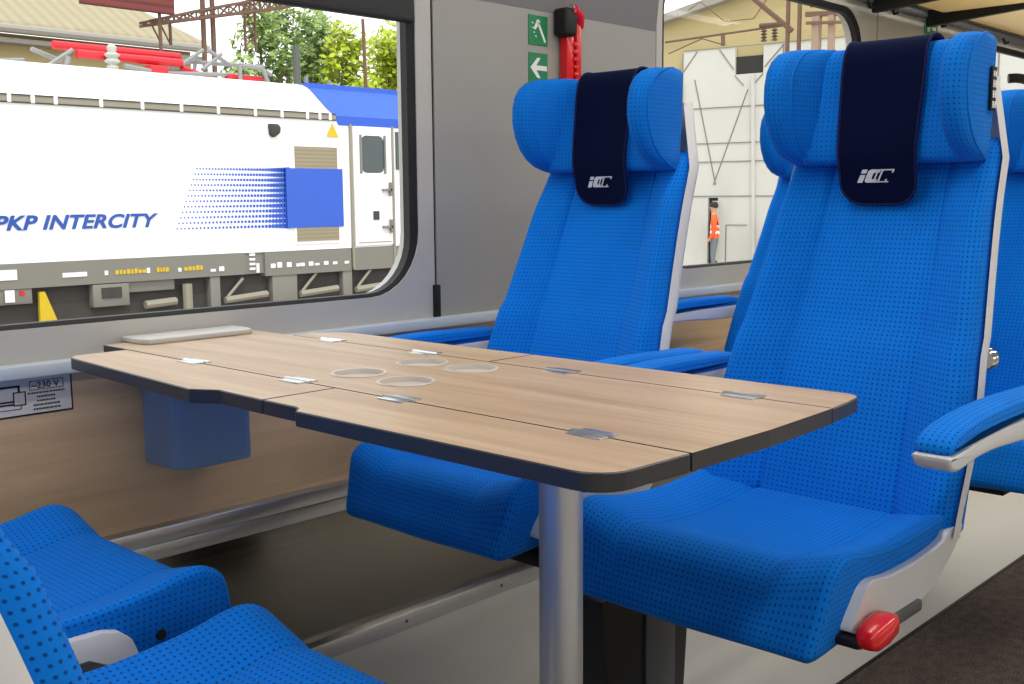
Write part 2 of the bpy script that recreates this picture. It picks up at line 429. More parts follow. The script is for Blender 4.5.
def seat_cover():
    path = []
    for x, z in ((.342, .985), (.337, 1.0), (.331, 1.03), (.325, 1.055), (.3215, 1.08), (.3255, 1.12), (.333, 1.17), (.339, 1.22), (.346, 1.250), (.362, 1.269), (.385, 1.274), (.41, 1.266),
                 (.424, 1.24), (.421, 1.18), (.420, 1.14)): path.append(Vector((x, z, 0)))
    P = catmull(path, 4); arc = [0]
    for a, b in zip(P, P[1:]): arc.append(arc[-1] + (b - a).length)
    r = .04; m = MB(); T = .004; top = []; bot = []; edge = []
    for i, p in enumerate(P):
        s = arc[i]; t = (P[min(i + 1, len(P) - 1)] - P[max(i - 1, 0)]).normalized(); nrm = Vector((-t.y, t.x, 0))
        hw = .069 + .006 * sm(0, .25, s)
        if s < r: hw = hw - r + math.sqrt(max(0, r * r - (r - s) ** 2)) + .0004
        rowa, rowb = [], []
        for k in range(13):
            y = (-1 + 2 * k / 12) * hw
            dx = -.02 * (y / .155) ** 2
            a = p + nrm * .002; b = p - nrm * .003
            rowa.append(m.bm.verts.new((a.x + dx, y, a.y))); rowb.append(m.bm.verts.new((b.x + dx, y, b.y)))
        top.append(rowa); bot.append(rowb); edge.append((hw, p + nrm * .002))
    for g, fl in ((top, 0), (bot, 1)):
        for a, b in zip(g, g[1:]):
            for k in range(12):
                q = [a[k], a[k + 1], b[k + 1], b[k]]; m._f(q[::-1] if fl else q)
    for a, b in zip(range(len(P) - 1), range(1, len(P))):
        m._f([top[a][0], top[b][0], bot[b][0], bot[a][0]]); m._f([top[b][12], top[a][12], bot[a][12], bot[b][12]])
    for k in range(12): m._f([top[0][k], top[0][k + 1], bot[0][k + 1], bot[0][k]]); m._f([top[-1][k + 1], top[-1][k], bot[-1][k], bot[-1][k + 1]])
    # the binding runs down one side, round the rounded lower end and up the other
    loop = [(p.x - .02 * (h / .155) ** 2, h, p.y) for h, p in edge[::-1]] + [(p.x - .02 * (h / .155) ** 2, -h, p.y) for h, p in edge]
    bd = MB().tube(loop, .0024, 6)
    return m, bd
def logo():
    """slanted i + C with two outlined echoes"""
    m = MB(); sh = .5
    o = Vector((.3312, .014, 1.0235)); up = Vector((-.21, 0, 1)).normalized()
    def P(u, v): return o + Vector((0, -((u - .006) * 1.38 + sh * v), 0)) + up * v + Vector((-.0022, 0, -.0006))
    def Q(pts): m.prism([P(u, v) for u, v in pts], (-.0006, 0, 0))
    h = .0235
    Q([(-.012, 0), (-.005, 0), (-.005, .014), (-.012, .014)]); Q([(-.012, .0165), (-.005, .0165), (-.005, h), (-.012, h)])
    def C(u, w, t, tv):
        Q([(u, .003), (u + .003, 0), (u + w, 0), (u + w, tv), (u + t + .001, tv), (u + t, tv + .002), (u + t, h - tv - .002), (u + t + .001, h - tv), (u + w, h - tv), (u + w, h), (u + .003, h), (u, h - .003)])
    C(-.003, .016, .008, .006); C(.0085, .0125, .0022, .0024); C(.0145, .015, .0022, .0024)
    Q([(.029, h - .0062), (.031, h - .0062), (.031, h), (.029, h)]); Q([(.0235, 0), (.0265, 0), (.0265, .006), (.0245, .006)])
    return m
def armrest(cy):
    pad = catmull([(-.172, .664, 0), (-.174, .676, 0), (-.160, .687, 0), (-.12, .697, 0), (-.04, .704, 0), (.06, .706, 0), (.18, .703, 0), (.27, .698, 0), (.275, .672, 0), (.15, .672, 0),
                   (.02, .674, 0), (-.08, .671, 0), (-.14, .664, 0)], 3, True)
    pad = [Vector((p.x, p.y)) for p in pad]
    sh = catmull([(-.178, .656, 0), (-.176, .664, 0), (-.14, .665, 0), (-.08, .672, 0), (.02, .675, 0), (.15, .673, 0), (.29, .672, 0), (.30, .640, 0), (.2, .636, 0), (.1, .640, 0), (0, .646, 0),
                  (-.08, .646, 0), (-.14, .640, 0), (-.165, .643, 0)], 3, True)
    sh = [Vector((p.x, p.y)) for p in sh]
    def ext(P, w, r):
        m = MB(); rings = []
        for i in range(5):
            a = i / 4 * PI / 2; rings.append([(p.x, cy - w + r - r * math.cos(a), p.y) for p in inset2(P, r * (1 - math.sin(a)))])
        for k in range(1, 4): rings.append([(p.x, cy - w + r + (2 * w - 2 * r) * k / 4, p.y) for p in P])
        for i in range(4, -1, -1):
            a = i / 4 * PI / 2; rings.append([(p.x, cy + w - r + r * math.cos(a), p.y) for p in inset2(P, r * (1 - math.sin(a)))])
        return m.loft(rings, (0, 2))
    return ext(sh, .0265, .006), ext(pad, .0275, .011)
def side_shell(sd):
    y0 = HW - .024 + (.026 if sd > 0 else 0)
    pts = catmull([(-.172, .412, 0), (-.166, .401, 0), (-.12, .394, 0), (-.03, .386, 0), (.04, .386, 0), (.10, .398, 0), (.15, .424, 0), (.182, .458, 0), (.192, .476, 0), (.184, .479, 0), (.15, .4785, 0), (.135, .474, 0),
                   (.12, .464, 0), (.04, .456, 0), (-.06, .458, 0), (-.118, .466, 0), (-.142, .460, 0), (-.156, .442, 0)], 3, True)
    m = MB(); t = bmesh.new(); f = t.faces.new([t.verts.new((p.x, sd * y0, p.y)) for p in pts]); bmesh.ops.triangulate(t, faces=[f])
    r = bmesh.ops.extrude_face_region(t, geom=t.faces[:]); nv = [g for g in r['geom'] if isinstance(g, bmesh.types.BMVert)]
    bmesh.ops.translate(t, verts=nv, vec=(0, sd * .018, 0)); bmesh.ops.recalc_face_normals(t, faces=t.faces); m.join(t)
    # the lower front tucks in with the tapering cushion
    for v in m.bm.verts: v.co.y -= sd * .006 * (1 - sm(.40, .47, v.co.z))
    return m

def make_seat():
    root = thing('passenger_seat', '', 'seat')
    sc = cushion().build('seat_cushion', M['blue'], root, ang=70)
    MB().box((-.10, -.16, .352), (.15, .16, .392), .008).build('seat_pan', M['dark'], root)
    backrest().build('backrest', M['blue'], root, ang=60)
    back_shell().build('back_shell', M['shell'], root, ang=50)['label'] = 'light grey back shell'
    hp = headpad().build('headrest', M['blue_head'], root, ang=60)
    for sd in (-1, 1): wing(sd).build('headrest_wing', M['blue_head'], hp, ang=50)
    c, b = seat_cover(); cv = c.build('headrest_cover', M['navy'], root, ang=60); cv['label'] = 'navy headrest cover with pale logo'
    b.build('cover_binding', M['navy_bind'], cv); logo().build('cover_logo', M['logo'], cv, smooth=False)
    for sd in (-1, 1):
        side_shell(sd).build('side_shell', M['shell'], root, ang=50)
        s, p = armrest(sd * .285); a = s.build('armrest', M['armshell'], root, ang=50); p.build('armrest_pad', M['blue'], a, ang=60)
    return root
proto = make_seat()
SX, YA, YW = 1.53, .868, 1.499
def place(o, loc, label, rz=0):
    o.location = loc; o.rotation_euler.z = rz; o['label'] = label; o['group'] = 'blue passenger seats'; return o
def set_armrests(o, minus, plus, dx=0):
    """widen the armrest spacing of one seat: offsets of the -y and the +y armrest"""
    for ch in o.children:
        if ch.name.startswith('armrest'):
            neg = ch.data.vertices[0].co.y < 0
            ch.location = (dx, (-(minus - .285) if neg else plus - .285), 0)
seat_a = proto
seat_w = copy_tree(proto); row_a = copy_tree(proto); row_w = copy_tree(proto); near_a = copy_tree(proto); near_w = copy_tree(proto)
place(seat_a, (SX, YA, 0), 'blue dotted aisle seat behind the table, red handle under its side')
place(seat_w, (SX + .022, 1.510, 0), 'blue dotted window seat behind the table, beside the red emergency hammer')
place(row_a, (SX + 1.08, YA, 0), 'blue seat at the picture edge, behind the seat with the red handle')
place(row_w, (SX + 1.08, 1.518, 0), 'blue seat mostly hidden, its armrest in front of the far window sill')
place(near_a, (.512, .944, 0), 'nearest blue seat, large dots, cut off by the bottom picture edge', PI)
place(near_w, (.547, 1.516, 0), 'blue window seat facing away with a black dot on its cushion side', PI)
# the near pair has its armrests folded up against the backrests
for s in (near_a, near_w):
    for ch in s.children:
        if ch.name.startswith('armrest'):
            ch.matrix_local = Matrix.Translation((.45, (.03 if ch.data.vertices[0].co.y < 0 else 0) if s is near_a else (-.03 if ch.data.vertices[0].co.y > 0 else 0), .68)) @ Matrix.Rotation(math.radians(112), 4, 'Y') @ Matrix.Translation((-.22, 0, -.68))
        elif ch.name.startswith(('backrest', 'back_shell', 'headrest')):
            ch.matrix_local = Matrix.Translation((.20, 0, .46)) @ Matrix.Rotation(math.radians(-1.0 if s is near_a else 11), 4, 'Y') @ Matrix.Translation((-.20, 0, -.46))
set_armrests(seat_a, .308, .285, .03); set_armrests(row_a, .308, .285, .03)
for ch in seat_w.children:
    if ch.name.startswith(('seat_cushion', 'side_shell')): ch.location.y = -.040
for ch in near_a.children:
    if ch.name.startswith('seat_cushion'): ch.location = (-.022, 0, -.016)
# extra parts of single seats
rh = MB()
for seg in ((0, .0),):
    rings = []
    for t, w, h in ((-.052, .010, .006), (-.048, .017, .013), (-.035, .022, .019), (0, .024, .021), (.03, .022, .019), (.042, .016, .013), (.046, .008, .006)):
        ring = []
        for k in range(16):
            a = 2 * PI * k / 16; q = lambda v: math.copysign(abs(v) ** .55, v)
            ring.append((-.140 + t * .84, -.243 + w * .85 * q(math.cos(a)), .405 + h * .85 * q(math.sin(a)) + t * .10))
        rings.append(ring)
    rh.loft(rings, (1, 2))
rh.build('release_handle', M['red'], seat_a, ang=50)['label'] = 'red release handle'
MB().box((-.16, -.228, .376), (.045, -.200, .394), .004).build('handle_rail', M['darkgrey'], seat_a)
MB().box((-.185, -.236, .386), (-.15, -.20, .400), .004).build('handle_slot', M['blk'], seat_a)
tg = MB().box((.346, -.1835, 1.138), (.366, -.1785, 1.210), .0016).build('number_tag', M['blk'], seat_a)
tm = MB()
for z0, hh in ((1.198, .009), (1.182, .012), (1.165, .012), (1.148, .011)):
    for dx in (.0, .009): tm.box((.3495 + dx, -.1842, z0 - hh / 2), (.3545 + dx, -.1832, z0 + hh / 2))
    tm.box((.3545, -.1842, z0 - .001), (.3585, -.1832, z0 + .001))
tm.build('tag_symbol', M['white'], tg, smooth=False)
MB().lathe([(0, -.012), (.016, -.012), (.019, -.006), (.019, .006), (.012, .012), (0, .012)], (.362, -.190, .722), 'X', 20).build('coat_hook', M['chrome'], seat_a)['label'] = 'chrome hook on the back'
MB().box((.425, -.17, 1.0), (.450, .17, 1.055), .005).build('shadow_gap_block', M['blk'], seat_a)  # invented black block standing for the shadow gap below the headrest behind
# near window seat: dark plug and grey hinge bracket on the cushion side
MB().lathe([(0, -.003), (.007, -.003), (.007, .002), (0, .002)], (-.125, HW + .008, .437), 'Y', 16).build('cushion_plug', M['blk'], near_w)
for ch in list(near_w.children):
    if ch.name.startswith('side_shell') and ch.data.vertices[0].co.y > 0: bpy.data.objects.remove(ch)
br = MB().prism([(x, .240, z) for x, z in [(.16, .36)] + [(-.055 - .03 * math.sin(a * PI / 12), .434 + .03 * math.cos(a * PI / 12)) for a in range(0, 7)][::1] + [(-.085, .36)]] if False else [(.16, .36, 0)] and [(.16, .240, .36), (.16, .240, .474), (-.040, .240, .470), (-.062, .240, .464), (-.078, .240, .450), (-.086, .240, .430), (-.088, .240, .36)], (0, .016, 0), .003, 2).build('hinge_bracket', M['armshell'], near_w)
br['label'] = 'light rounded hinge bracket'
MB().prism([(.13, .2555, .36), (.13, .2555, .440), (-.02, .2555, .440), (-.045, .2555, .426), (-.052, .2555, .36)], (0, .002, 0), .0008, 1).build('bracket_cap', M['darkgrey'], br)

# seat pedestals
def pedestal(x, y, lab):
    p = thing('seat_pedestal', lab, 'seat pedestal', (x, y, 0), 'seat pedestals')
    MB().prism([(-.10, -.06, .0), (.125, -.06, 0), (.15, -.06, .31), (-.12, -.06, .31)], (0, .12, 0), .006).build('pedestal_column', M['dark'], p)
    MB().box((-.07, -.33, .312), (-.02, .33, .340), .004).build('cross_beam', M['blk'], p)
    MB().box((.07, -.33, .312), (.12, .33, .340), .004).build('cross_beam', M['blk'], p)
    MB().box((.0, -.066, .03), (.09, -.060, .28), .002).build('cover_plate', M['darkgrey'], p)
    return p
pedestal(SX, 1.187, 'black seat pedestal beside the table leg under the aisle seat')
pedestal(SX + 1.08, 1.187, 'dark seat pedestal under the second row of blue seats')
pedestal(.54, 1.187, 'dark seat pedestal under the near pair of seats')

# ------------------------------------------------------------------ table
TZ = .745; TT = .0195
tb = thing('folding_table', 'oak topped folding table with dark edges and one metal leg', 'table', (1.05, .91, 0))
def T(pts): return [(x - 1.05, y - .91, TZ - TT) for x, y in pts]
def arc(cx, cy, r, a0, a1, n=6): return [(cx + r * math.cos(math.radians(a0 + (a1 - a0) * i / n)), cy + r * math.sin(math.radians(a0 + (a1 - a0) * i / n))) for i in range(n + 1)]
def board(name, pts, holes=None):
    return MB().prism(T(pts), (0, 0, TT), .0015, 1, side_mi=1).build(name, [M['table'], M['edge']], tb, smooth=False)
HF, HR, G = .900, 1.207, .0012
fa = arc(.808, .652, .042, 180, 270) + [(HF - G, .606), (HF - G, 1.1855), (.782, 1.1855), (.782, 1.112), (.776, 1.10), (.765, 1.092)]
fw_ = [(.782, 1.1885), (HF - G, 1.1885), (HF - G, 1.775), (.806, 1.775), (.790, 1.755), (.762, 1.333), (.770, 1.318), (.785, 1.295)]
ra = [(HR + G, .611), (1.26, .616)] + arc(1.288, .648, .027, 280, 360) + [(1.312, 1.1955), (HR + G, 1.1955)]
rw = [(HR + G, 1.1985), (1.312, 1.1985), (1.305, 1.66), (1.29, 1.70), (1.25, 1.725), (HR + G, 1.725)]
cups = [(1.000, 1.262), (.996, 1.152), (1.132, 1.268), (1.140, 1.166)]
# the middle board is cut for four cup wells
def centre_board():
    b = bmesh.new(); out = [(HF + G, .606), (1.05, .604), (HR - G, .611), (HR - G, 1.866), (HF + G, 1.866)]
    es = []
    def ring(pts):
        vs = [b.verts.new((x - 1.05, y - .91, TZ)) for x, y in pts]
        for i in range(len(vs)): es.append(b.edges.new((vs[i], vs[(i + 1) % len(vs)])))
    ring(out)
    for cx, cy in cups: ring([(cx + .038 * math.cos(2 * PI * k / 32), cy + .038 * math.sin(2 * PI * k / 32)) for k in range(32)])
    bmesh.ops.triangle_fill(b, edges=es, use_beauty=True)
    for f in b.faces:
        if f.normal.z < 0: f.normal_flip()
    r = bmesh.ops.extrude_face_region(b, geom=b.faces[:]); dn = [g for g in r['geom'] if isinstance(g, bmesh.types.BMVert)]
    bmesh.ops.translate(b, verts=dn, vec=(0, 0, -TT)); bmesh.ops.recalc_face_normals(b, faces=b.faces)
    for f in b.faces: f.material_index = 0 if f.normal.z > .9 else 1
    me = bpy.data.meshes.new('table_board'); b.to_mesh(me); b.free()
    return link('table_board', me, [M['table'], M['edge']], tb, smooth=False)
centre_board()
for p in (fa, fw_, ra, rw): board('table_flap', p)
for cx, cy in cups:
    MB().lathe([(.0385, -.006), (.042, .0006), (.0405, .0018), (.0375, .0016), (.0362, -.004), (.0345, -.05), (.033, -.054), (0, -.054)], (cx - 1.05, cy - .91, TZ), n=40).build('cup_holder', M['cup'], tb)
for x, y in ((HF, 1.555), (HF, 1.275), (HF, 1.055), (HF, .735), (HR, 1.60), (HR, 1.345), (HR, 1.045), (HR, .735)):
    h = MB().box((x - 1.05 - .017, y - .91 - .024, TZ - .001), (x - 1.05 - .002, y - .91 + .024, TZ + .0018), .0006)
    h.box((x - 1.05 + .002, y - .91 - .024, TZ - .001), (x - 1.05 + .017, y - .91 + .024, TZ + .0018), .0006)
    h.tube([(x - 1.05, y - .91 - .03, TZ + .0012), (x - 1.05, y - .91 + .03, TZ + .0012)], .0028, 8); h.build('hinge', M['alu'], tb)
MB().lathe([(.045, .0065), (.045, .010), (.029, .014), (.029, TZ - TT - .012), (.05, TZ - TT - .01), (.05, TZ - TT - .0005)], (0, 0, 0), n=40).build('table_leg', M['leg'], tb)['label'] = 'round satin metal leg'
MB().box((-.13, -.25, TZ - TT - .02), (-.10, .85, TZ - TT - .0005), .003).box((.10, -.25, TZ - TT - .02), (.13, .85, TZ - TT - .0005), .003).build('support_rail', M['edge'], tb)
# wall end plate of the table
MB().prism([(.955 - 1.05, 1.80 - .91, TZ), (1.17 - 1.05, 1.80 - .91, TZ), (1.18 - 1.05, 1.83 - .91, TZ), (1.18 - 1.05, 1.888 - .91, TZ), (.945 - 1.05, 1.888 - .91, TZ), (.945 - 1.05, 1.83 - .91, TZ)], (0, 0, .010), .003).build('wall_end_plate', M['frame'], tb)
# waste bin on the wall
wb = thing('waste_bin', 'blue grey waste bin fixed to the wall under the table', 'bin', (1.09, 1.9, .508))
MB().prism([(-.105, -.001, 0), (-.100, -.10, 0), (-.085, -.118, 0), (-.06, -.124, 0), (.04, -.124, 0), (.055, -.118, 0), (.06, -.10, 0), (.06, -.001, 0)], (0, 0, .175), .006, 3).build('bin_body', M['bin'], wb)
MB().box((-.098, -.118, .175), (.055, -.003, .185), .003).build('bin_lid', M['edge'], wb)

# ------------------------------------------------------------------ coach shell
X0, X1 = -1.9, 6.3
WY = 1.9
def slab(name, a, b, mat, bev=0): return struct(MB().box(a, b, bev).build(name, mat))
slab('floor', (X0, -.9, -.06), (X1, 2.0, 0), M['floor'])
slab('carpet_runner', (X0, .02, 0), (X1, .977, .006), M['carpet'], .002)['kind'] = 'thing'
o = bpy.data.objects['carpet_runner']; tag(o, 'dark brown speckled carpet runner along the aisle floor', 'carpet')
slab('trim_1', (X0, .975, 0), (X1, .983, .008), M['blk'])
# window side wall, from the floor up
slab('baseboard_left', (X0, 1.865, 0), (X1, 1.93, .038), M['alu'], .003)
scr = MB()
for k in range(18): scr.lathe([(0, .0), (.005, 0), (.004, .002), (0, .003)], (X0 + .3 + k * .32, 1.8648, .02), 'Y', 8)
struct(scr.build('baseboard_screws', M['darkgrey'])); bpy.data.objects['baseboard_screws'].name = 'trim_2'
slab('wall_lower', (X0, 1.893, .038), (X1, 1.96, .32), M['steel'])
rl = MB().box((X0, 1.872, .352), (X1, 1.95, .384), .004).box((X0, 1.880, .319), (X1, 1.95, .350), .003)
struct(rl.build('trim_3', M['alu']))
slab('wall_left', (X0, 1.899, .38), (X1, 1.96, .702), M['wallwood'])
slab('trim_4', (X0, 1.868, .700), (X1, 1.96, .724), M['sill'], .005)

def rrect(x0, x1, z0, z1, r, n=8):
    out = []
    for cx, cz, a in ((x1 - r, z0 + r, -90), (x1 - r, z1 - r, 0), (x0 + r, z1 - r, 90), (x0 + r, z0 + r, 180)):
        for i in range(n + 1):
            t = math.radians(a + 90 * i / n); out.append((cx + r * math.cos(t), cz + r * math.sin(t)))
    return out
def wall_with_window(name, x0, x1, z0, z1, hole, mat, ya=1.895, yb=1.96, sign=1):
    """a wall panel with a rounded window opening and its reveal"""
    m = MB(); hx = (hole[0][0], ); cx = sum(p[0] for p in hole) / len(hole); cz = sum(p[1] for p in hole) / len(hole)
    def outp(p):
        dx, dz = p[0] - cx, p[1] - cz
        t = min(((x1 - cx) / dx if dx > 0 else (x0 - cx) / dx) if abs(dx) > 1e-9 else 9e9, ((z1 - cz) / dz if dz > 0 else (z0 - cz) / dz) if abs(dz) > 1e-9 else 9e9)
        return cx + dx * t, cz + dz * t
    O = [outp(p) for p in hole]; n = len(hole)
    # put exact corners on the outline
    for c in ((x0, z0), (x1, z0), (x1, z1), (x0, z1)):
        k = min(range(n), key=lambda i: (O[i][0] - c[0]) ** 2 + (O[i][1] - c[1]) ** 2); O[k] = c
    B = m.bm.verts.new
    hv = [B((p[0], ya, p[1])) for p in hole]; ov = [B((p[0], ya, p[1])) for p in O]; hb = [B((p[0], yb, p[1])) for p in hole]; ob = [B((p[0], yb, p[1])) for p in O]
    for k in range(n):
        j = (k + 1) % n
        m._f([ov[k], ov[j], hv[j], hv[k]]); m._f([hv[k], hv[j], hb[j], hb[k]]); m._f([ob[j], ob[k], hb[k], hb[j]]); m._f([ov[j], ov[k], ob[k], ob[j]])
    return struct(m.build(name, mat, smooth=False))
def ring_prism(hole, inner, ya, yb):
    m = MB(); B = m.bm.verts.new; n = len(hole); L = [[B((p[0], y, p[1])) for p in h] for h, y in ((hole, ya), (inner, ya + .006), (inner, yb), (hole, yb))]
    for a, b in ((0, 1), (1, 2), (2, 3), (3, 0)):
        for k in range(n): m._f([L[a][k], L[a][(k + 1) % n], L[b][(k + 1) % n], L[b][k]])
    return m
ZW0, ZW1 = .724, 1.76
def window(i, xl, xr, z0=.783, z1=1.675, ya=1.895, yb=1.99, ysg=1, far=False):
    hole = rrect(xl, xr, z0, z1, .145); g1 = rrect(xl + .004, xr - .004, z0 + .004, z1 - .004, .142); g2 = rrect(xl + .020, xr - .020, z0 + .008, z1 - .022, .125)
    w = bpy.data.objects.new('window_%d' % i, None); COL.objects.link(w); w['kind'] = 'structure'; w.location = ((xl + xr) / 2, 0, 0)
    off = Matrix.Translation((-(xl + xr) / 2, 0, 0))
    a, b = (ya + .018, yb) if ysg > 0 else (ya - .018, yb)
    if ysg > 0: rp = ring_prism(hole, g2, 1.898, 1.925)
    else: rp = ring_prism(hole, g2, -.925, -.898)
    bmesh.ops.transform(rp.bm, matrix=off, verts=rp.bm.verts); rp.build('window_gasket', M['blk'], w, ang=40)
    pn = MB(); y = 1.913 if ysg > 0 else -.913
    pn.poly([(p[0], y, p[1]) for p in g2]); bmesh.ops.transform(pn.bm, matrix=off, verts=pn.bm.verts); pn.build('window_pane', M['glass'], w, smooth=False)
    return hole, w
wins = [(1, .45, 1.688, .39, 1.738), (2, 2.635, 3.890, 2.604, 4.006), (3, 4.86, 6.05, 4.80, 6.2), (4, -1.76, -.545, -1.82, -.48)]
for i, xl, xr, m0, m1 in wins:
    hole, w = window(i, xl, xr)
    wall_with_window('wall_window_bay' if i == 1 else 'wall_window_bay', m0 + .003, m1 - .003, ZW0, ZW1, hole, M['frame'])
for a, b in ((-.48, .39), (1.738, 2.604), (4.006, 4.80)):
    slab('wall_between_windows', (a + .003, 1.893, ZW0), (b - .003, 1.96, ZW1), M['cream'] if a < 4 else M['frame'])
    # upper part leans inward towards the ceiling
    if a < 4: struct(MB().prism([(a + .003, 1.8925, 1.468), (a + .003, 1.86, 1.76), (a + .003, 1.93, 1.76), (a + .003, 1.93, 1.468)], (b - a - .006, 0, 0)).build('wall_upper', M['grey'], smooth=False))
for x in (-.48, .39, 1.738, 2.604, 4.006, 4.80): slab('trim_5', (x - .004, 1.897, ZW0), (x + .004, 1.95, ZW1), M['blk'])
slab('trim_6', (1.728, 1.886, .724), (1.746, 1.9, .80), M['blk'], .002)
# blind rolled part way down over the first window
bl = thing('window_blind', 'dark roller blind pulled part way down the train window', 'blind', (1.05, 1.885, 1.39))
MB().box((-.60, -.006, .012), (.62, .004, .31)).build('blind_cloth', M['dark'], bl)
MB().box((-.60, -.012, 0), (.62, .008, .016), .003).build('blind_bar', M['blk'], bl)
# wall above, ceiling, opposite wall, ends
cv = MB(); prof = [(1.96, 1.74), (1.88, 1.76), (1.80, 1.86), (1.65, 1.98), (1.40, 2.07), (1.05, 2.11), (-.05, 2.11), (-.40, 2.07), (-.65, 1.98), (-.80, 1.86), (-.88, 1.76), (-.96, 1.74), (-.96, 2.25), (1.96, 2.25)]
struct(cv.prism([(X0, y, z) for y, z in prof], (X1 - X0, 0, 0)).build('ceiling', M['ceil'], ang=40))
for i, (xl, xr) in enumerate(((-.90, .31), (.60, 1.81), (2.0, 3.21), (3.8, 5.0))):
    hole, w = window(5 + i, xl, xr, ysg=-1)
for k, (xl, xr) in enumerate(((-.90, .31), (.60, 1.81), (2.0, 3.21), (3.8, 5.0))):
    b_ = thing('window_blind', 'added unseen blind that cuts the light from a window across the aisle', 'blind', ((xl + xr) / 2, -.886, 1.21), 'added light cutting blinds on the aisle side')  # added out of view to weaken daylight from the opposite windows
    MB().box((-.60, -.004, .012), (.60, .006, .50)).build('blind_cloth', M['grey'], b_); MB().box((-.60, -.008, 0), (.60, .012, .016), .003).build('blind_bar', M['blk'], b_)
bays = [(-1.9, .455, -.90, .31), (.455, 1.905, .60, 1.81), (1.905, 3.5, 2.0, 3.21), (3.5, 6.3, 3.8, 5.0)]
for a, b, xl, xr in bays:
    wall_with_window('wall_right', a, b, .38, 1.76, rrect(xl, xr, .783, 1.675, .145), M['cream'], -.9, -.96)
slab('wall_right_lower', (X0, -.96, 0), (X1, -.9, .38), M['wallwood'])
slab('wall_front', (X1, -.96, 0), (X1 + .06, 1.96, 2.2), M['cream']); slab('wall_back', (X0 - .06, -.96, 0), (X0, 1.96, 2.2), M['cream'])
# grab handle on the far end wall
MB().tube([(5.36, 1.885, 1.535), (5.375, 1.86, 1.537), (5.41, 1.855, 1.538), (5.85, 1.855, 1.538), (5.88, 1.885, 1.535)], .022, 12).build('grab_handle', M['blk'])
tag(bpy.data.objects['grab_handle'], 'black horizontal handle across the farthest train window', 'handle')

# luggage rack
rk = thing('luggage_rack', 'overhead luggage rack with dark rails above the far window', 'rack', (4.9, 1.6, 1.7))
def rkx(m, name, mat): return m.build(name, mat, rk)
rkx(MB().tube([(-1.15, -.20, .015), (1.39, -.20, .015)], .016, 10), 'front_rail', M['blk'])
rkx(MB().box((-1.15, .20, .045), (1.39, .235, .08), .004), 'rear_rail', M['blk'])
rkx(MB().box((-1.15, .262, .0), (1.39, .288, .03), .004), 'wall_rail', M['darkgrey'])
rkx(MB().box((-1.15, -.19, .012), (1.39, .20, .018)), 'glass_shelf', M['shelf_reflect'])
for x in (-1.0, -.52, 1.2): rkx(MB().prism([(x, -.21, .0), (x, .27, -.035), (x, .27, .03), (x, -.21, .03)], (.03, 0, 0), .003), 'bracket', M['blk'])
for x in (-1.05, -.85, -.4, .3): MB().tube([(x, .26, 0), (x, .25, -.025), (x, .235, -.02)], .006, 6).build('hook', M['blk'], rk)

# signs and hammer on the wall
def flat(name, x0, x1, z0, z1, mat, y=1.8925, parent=None, t=.0015):
    return MB().box((x0, y - t, z0), (x1, y, z1)).build(name, mat, parent, smooth=False)
s1 = flat('safety_sign', 2.063, 2.134, 1.383, 1.456, M['green']); tag(s1, 'green sign with a white hammer symbol, above the arrow sign', 'sign')
g = MB(); yy = 1.8905
def pz(m, pts): m.prism([(x, yy, z) for x, z in pts], (0, -.0006, 0))
pz(g, [(2.094, 1.437), (2.100, 1.441), (2.127, 1.394), (2.121, 1.390)]); pz(g, [(2.081, 1.424), (2.087, 1.420), (2.105, 1.440), (2.100, 1.446), (2.093, 1.445)])
for a, b in ((2.072, 1.437), (2.073, 1.425), (2.078, 1.414), (2.084, 1.405)): pz(g, [(a, b), (a + .006, b + .002), (a + .008, b - .003)])
g.build('hammer_symbol', M['white'], s1, smooth=False)
s2 = flat('safety_sign', 2.063, 2.134, 1.288, 1.364, M['green']); tag(s2, 'green sign with a white arrow pointing towards the window', 'sign')
g = MB(); pz(g, [(2.068, 1.327), (2.094, 1.352), (2.106, 1.352), (2.090, 1.333), (2.130, 1.333), (2.130, 1.321), (2.090, 1.321), (2.106, 1.302), (2.094, 1.302)])
g.build('arrow_symbol', M['white'], s2, smooth=False)
for x, z, lab in ((4.42, 1.645, 'small green sign on the far wall just above the headrest'), (4.22, 1.70, 'small green sign high on the far wall under the luggage rack')):
    s = flat('exit_sign', x, x + .13, z, z + .05, M['green']); tag(s, lab, 'sign')
    MB().box((x + .03, 1.8903, z + .012), (x + .055, 1.891, z + .04)).build('door_symbol', M['white'], s, smooth=False); MB().box((x + .075, 1.8903, z + .02), (x + .11, 1.891, z + .032)).build('arrow_symbol', M['white'], s, smooth=False)
hm = thing('emergency_hammer', 'red emergency hammer in a black wall holder', 'hammer', (2.19, 1.893, 1.375))
MB().box((-.035, -.048, .035), (.012, 0, .105), .010, 3).build('hammer_holder', M['blk'], hm)
h = MB().box((-.012, -.030, -.125), (.016, -.004, .06), .004)
h.box((.022, -.034, -.13), (.044, -.002, .075), .006)
h.tube([(-.004, -.045, .102), (.03, -.03, .09), (.046, -.018, .065)], [.012, .018, .016], 12)
for k in range(8): h.box((.012, -.034, -.12 + k * .019), (.03, -.008, -.111 + k * .019), .001)
h.build('hammer_handle', M['red'], hm)
MB().tube([(-.016, -.046, .108), (.004, -.042, .100)], .007, 10).build('hammer_tip', M['chrome'], hm)
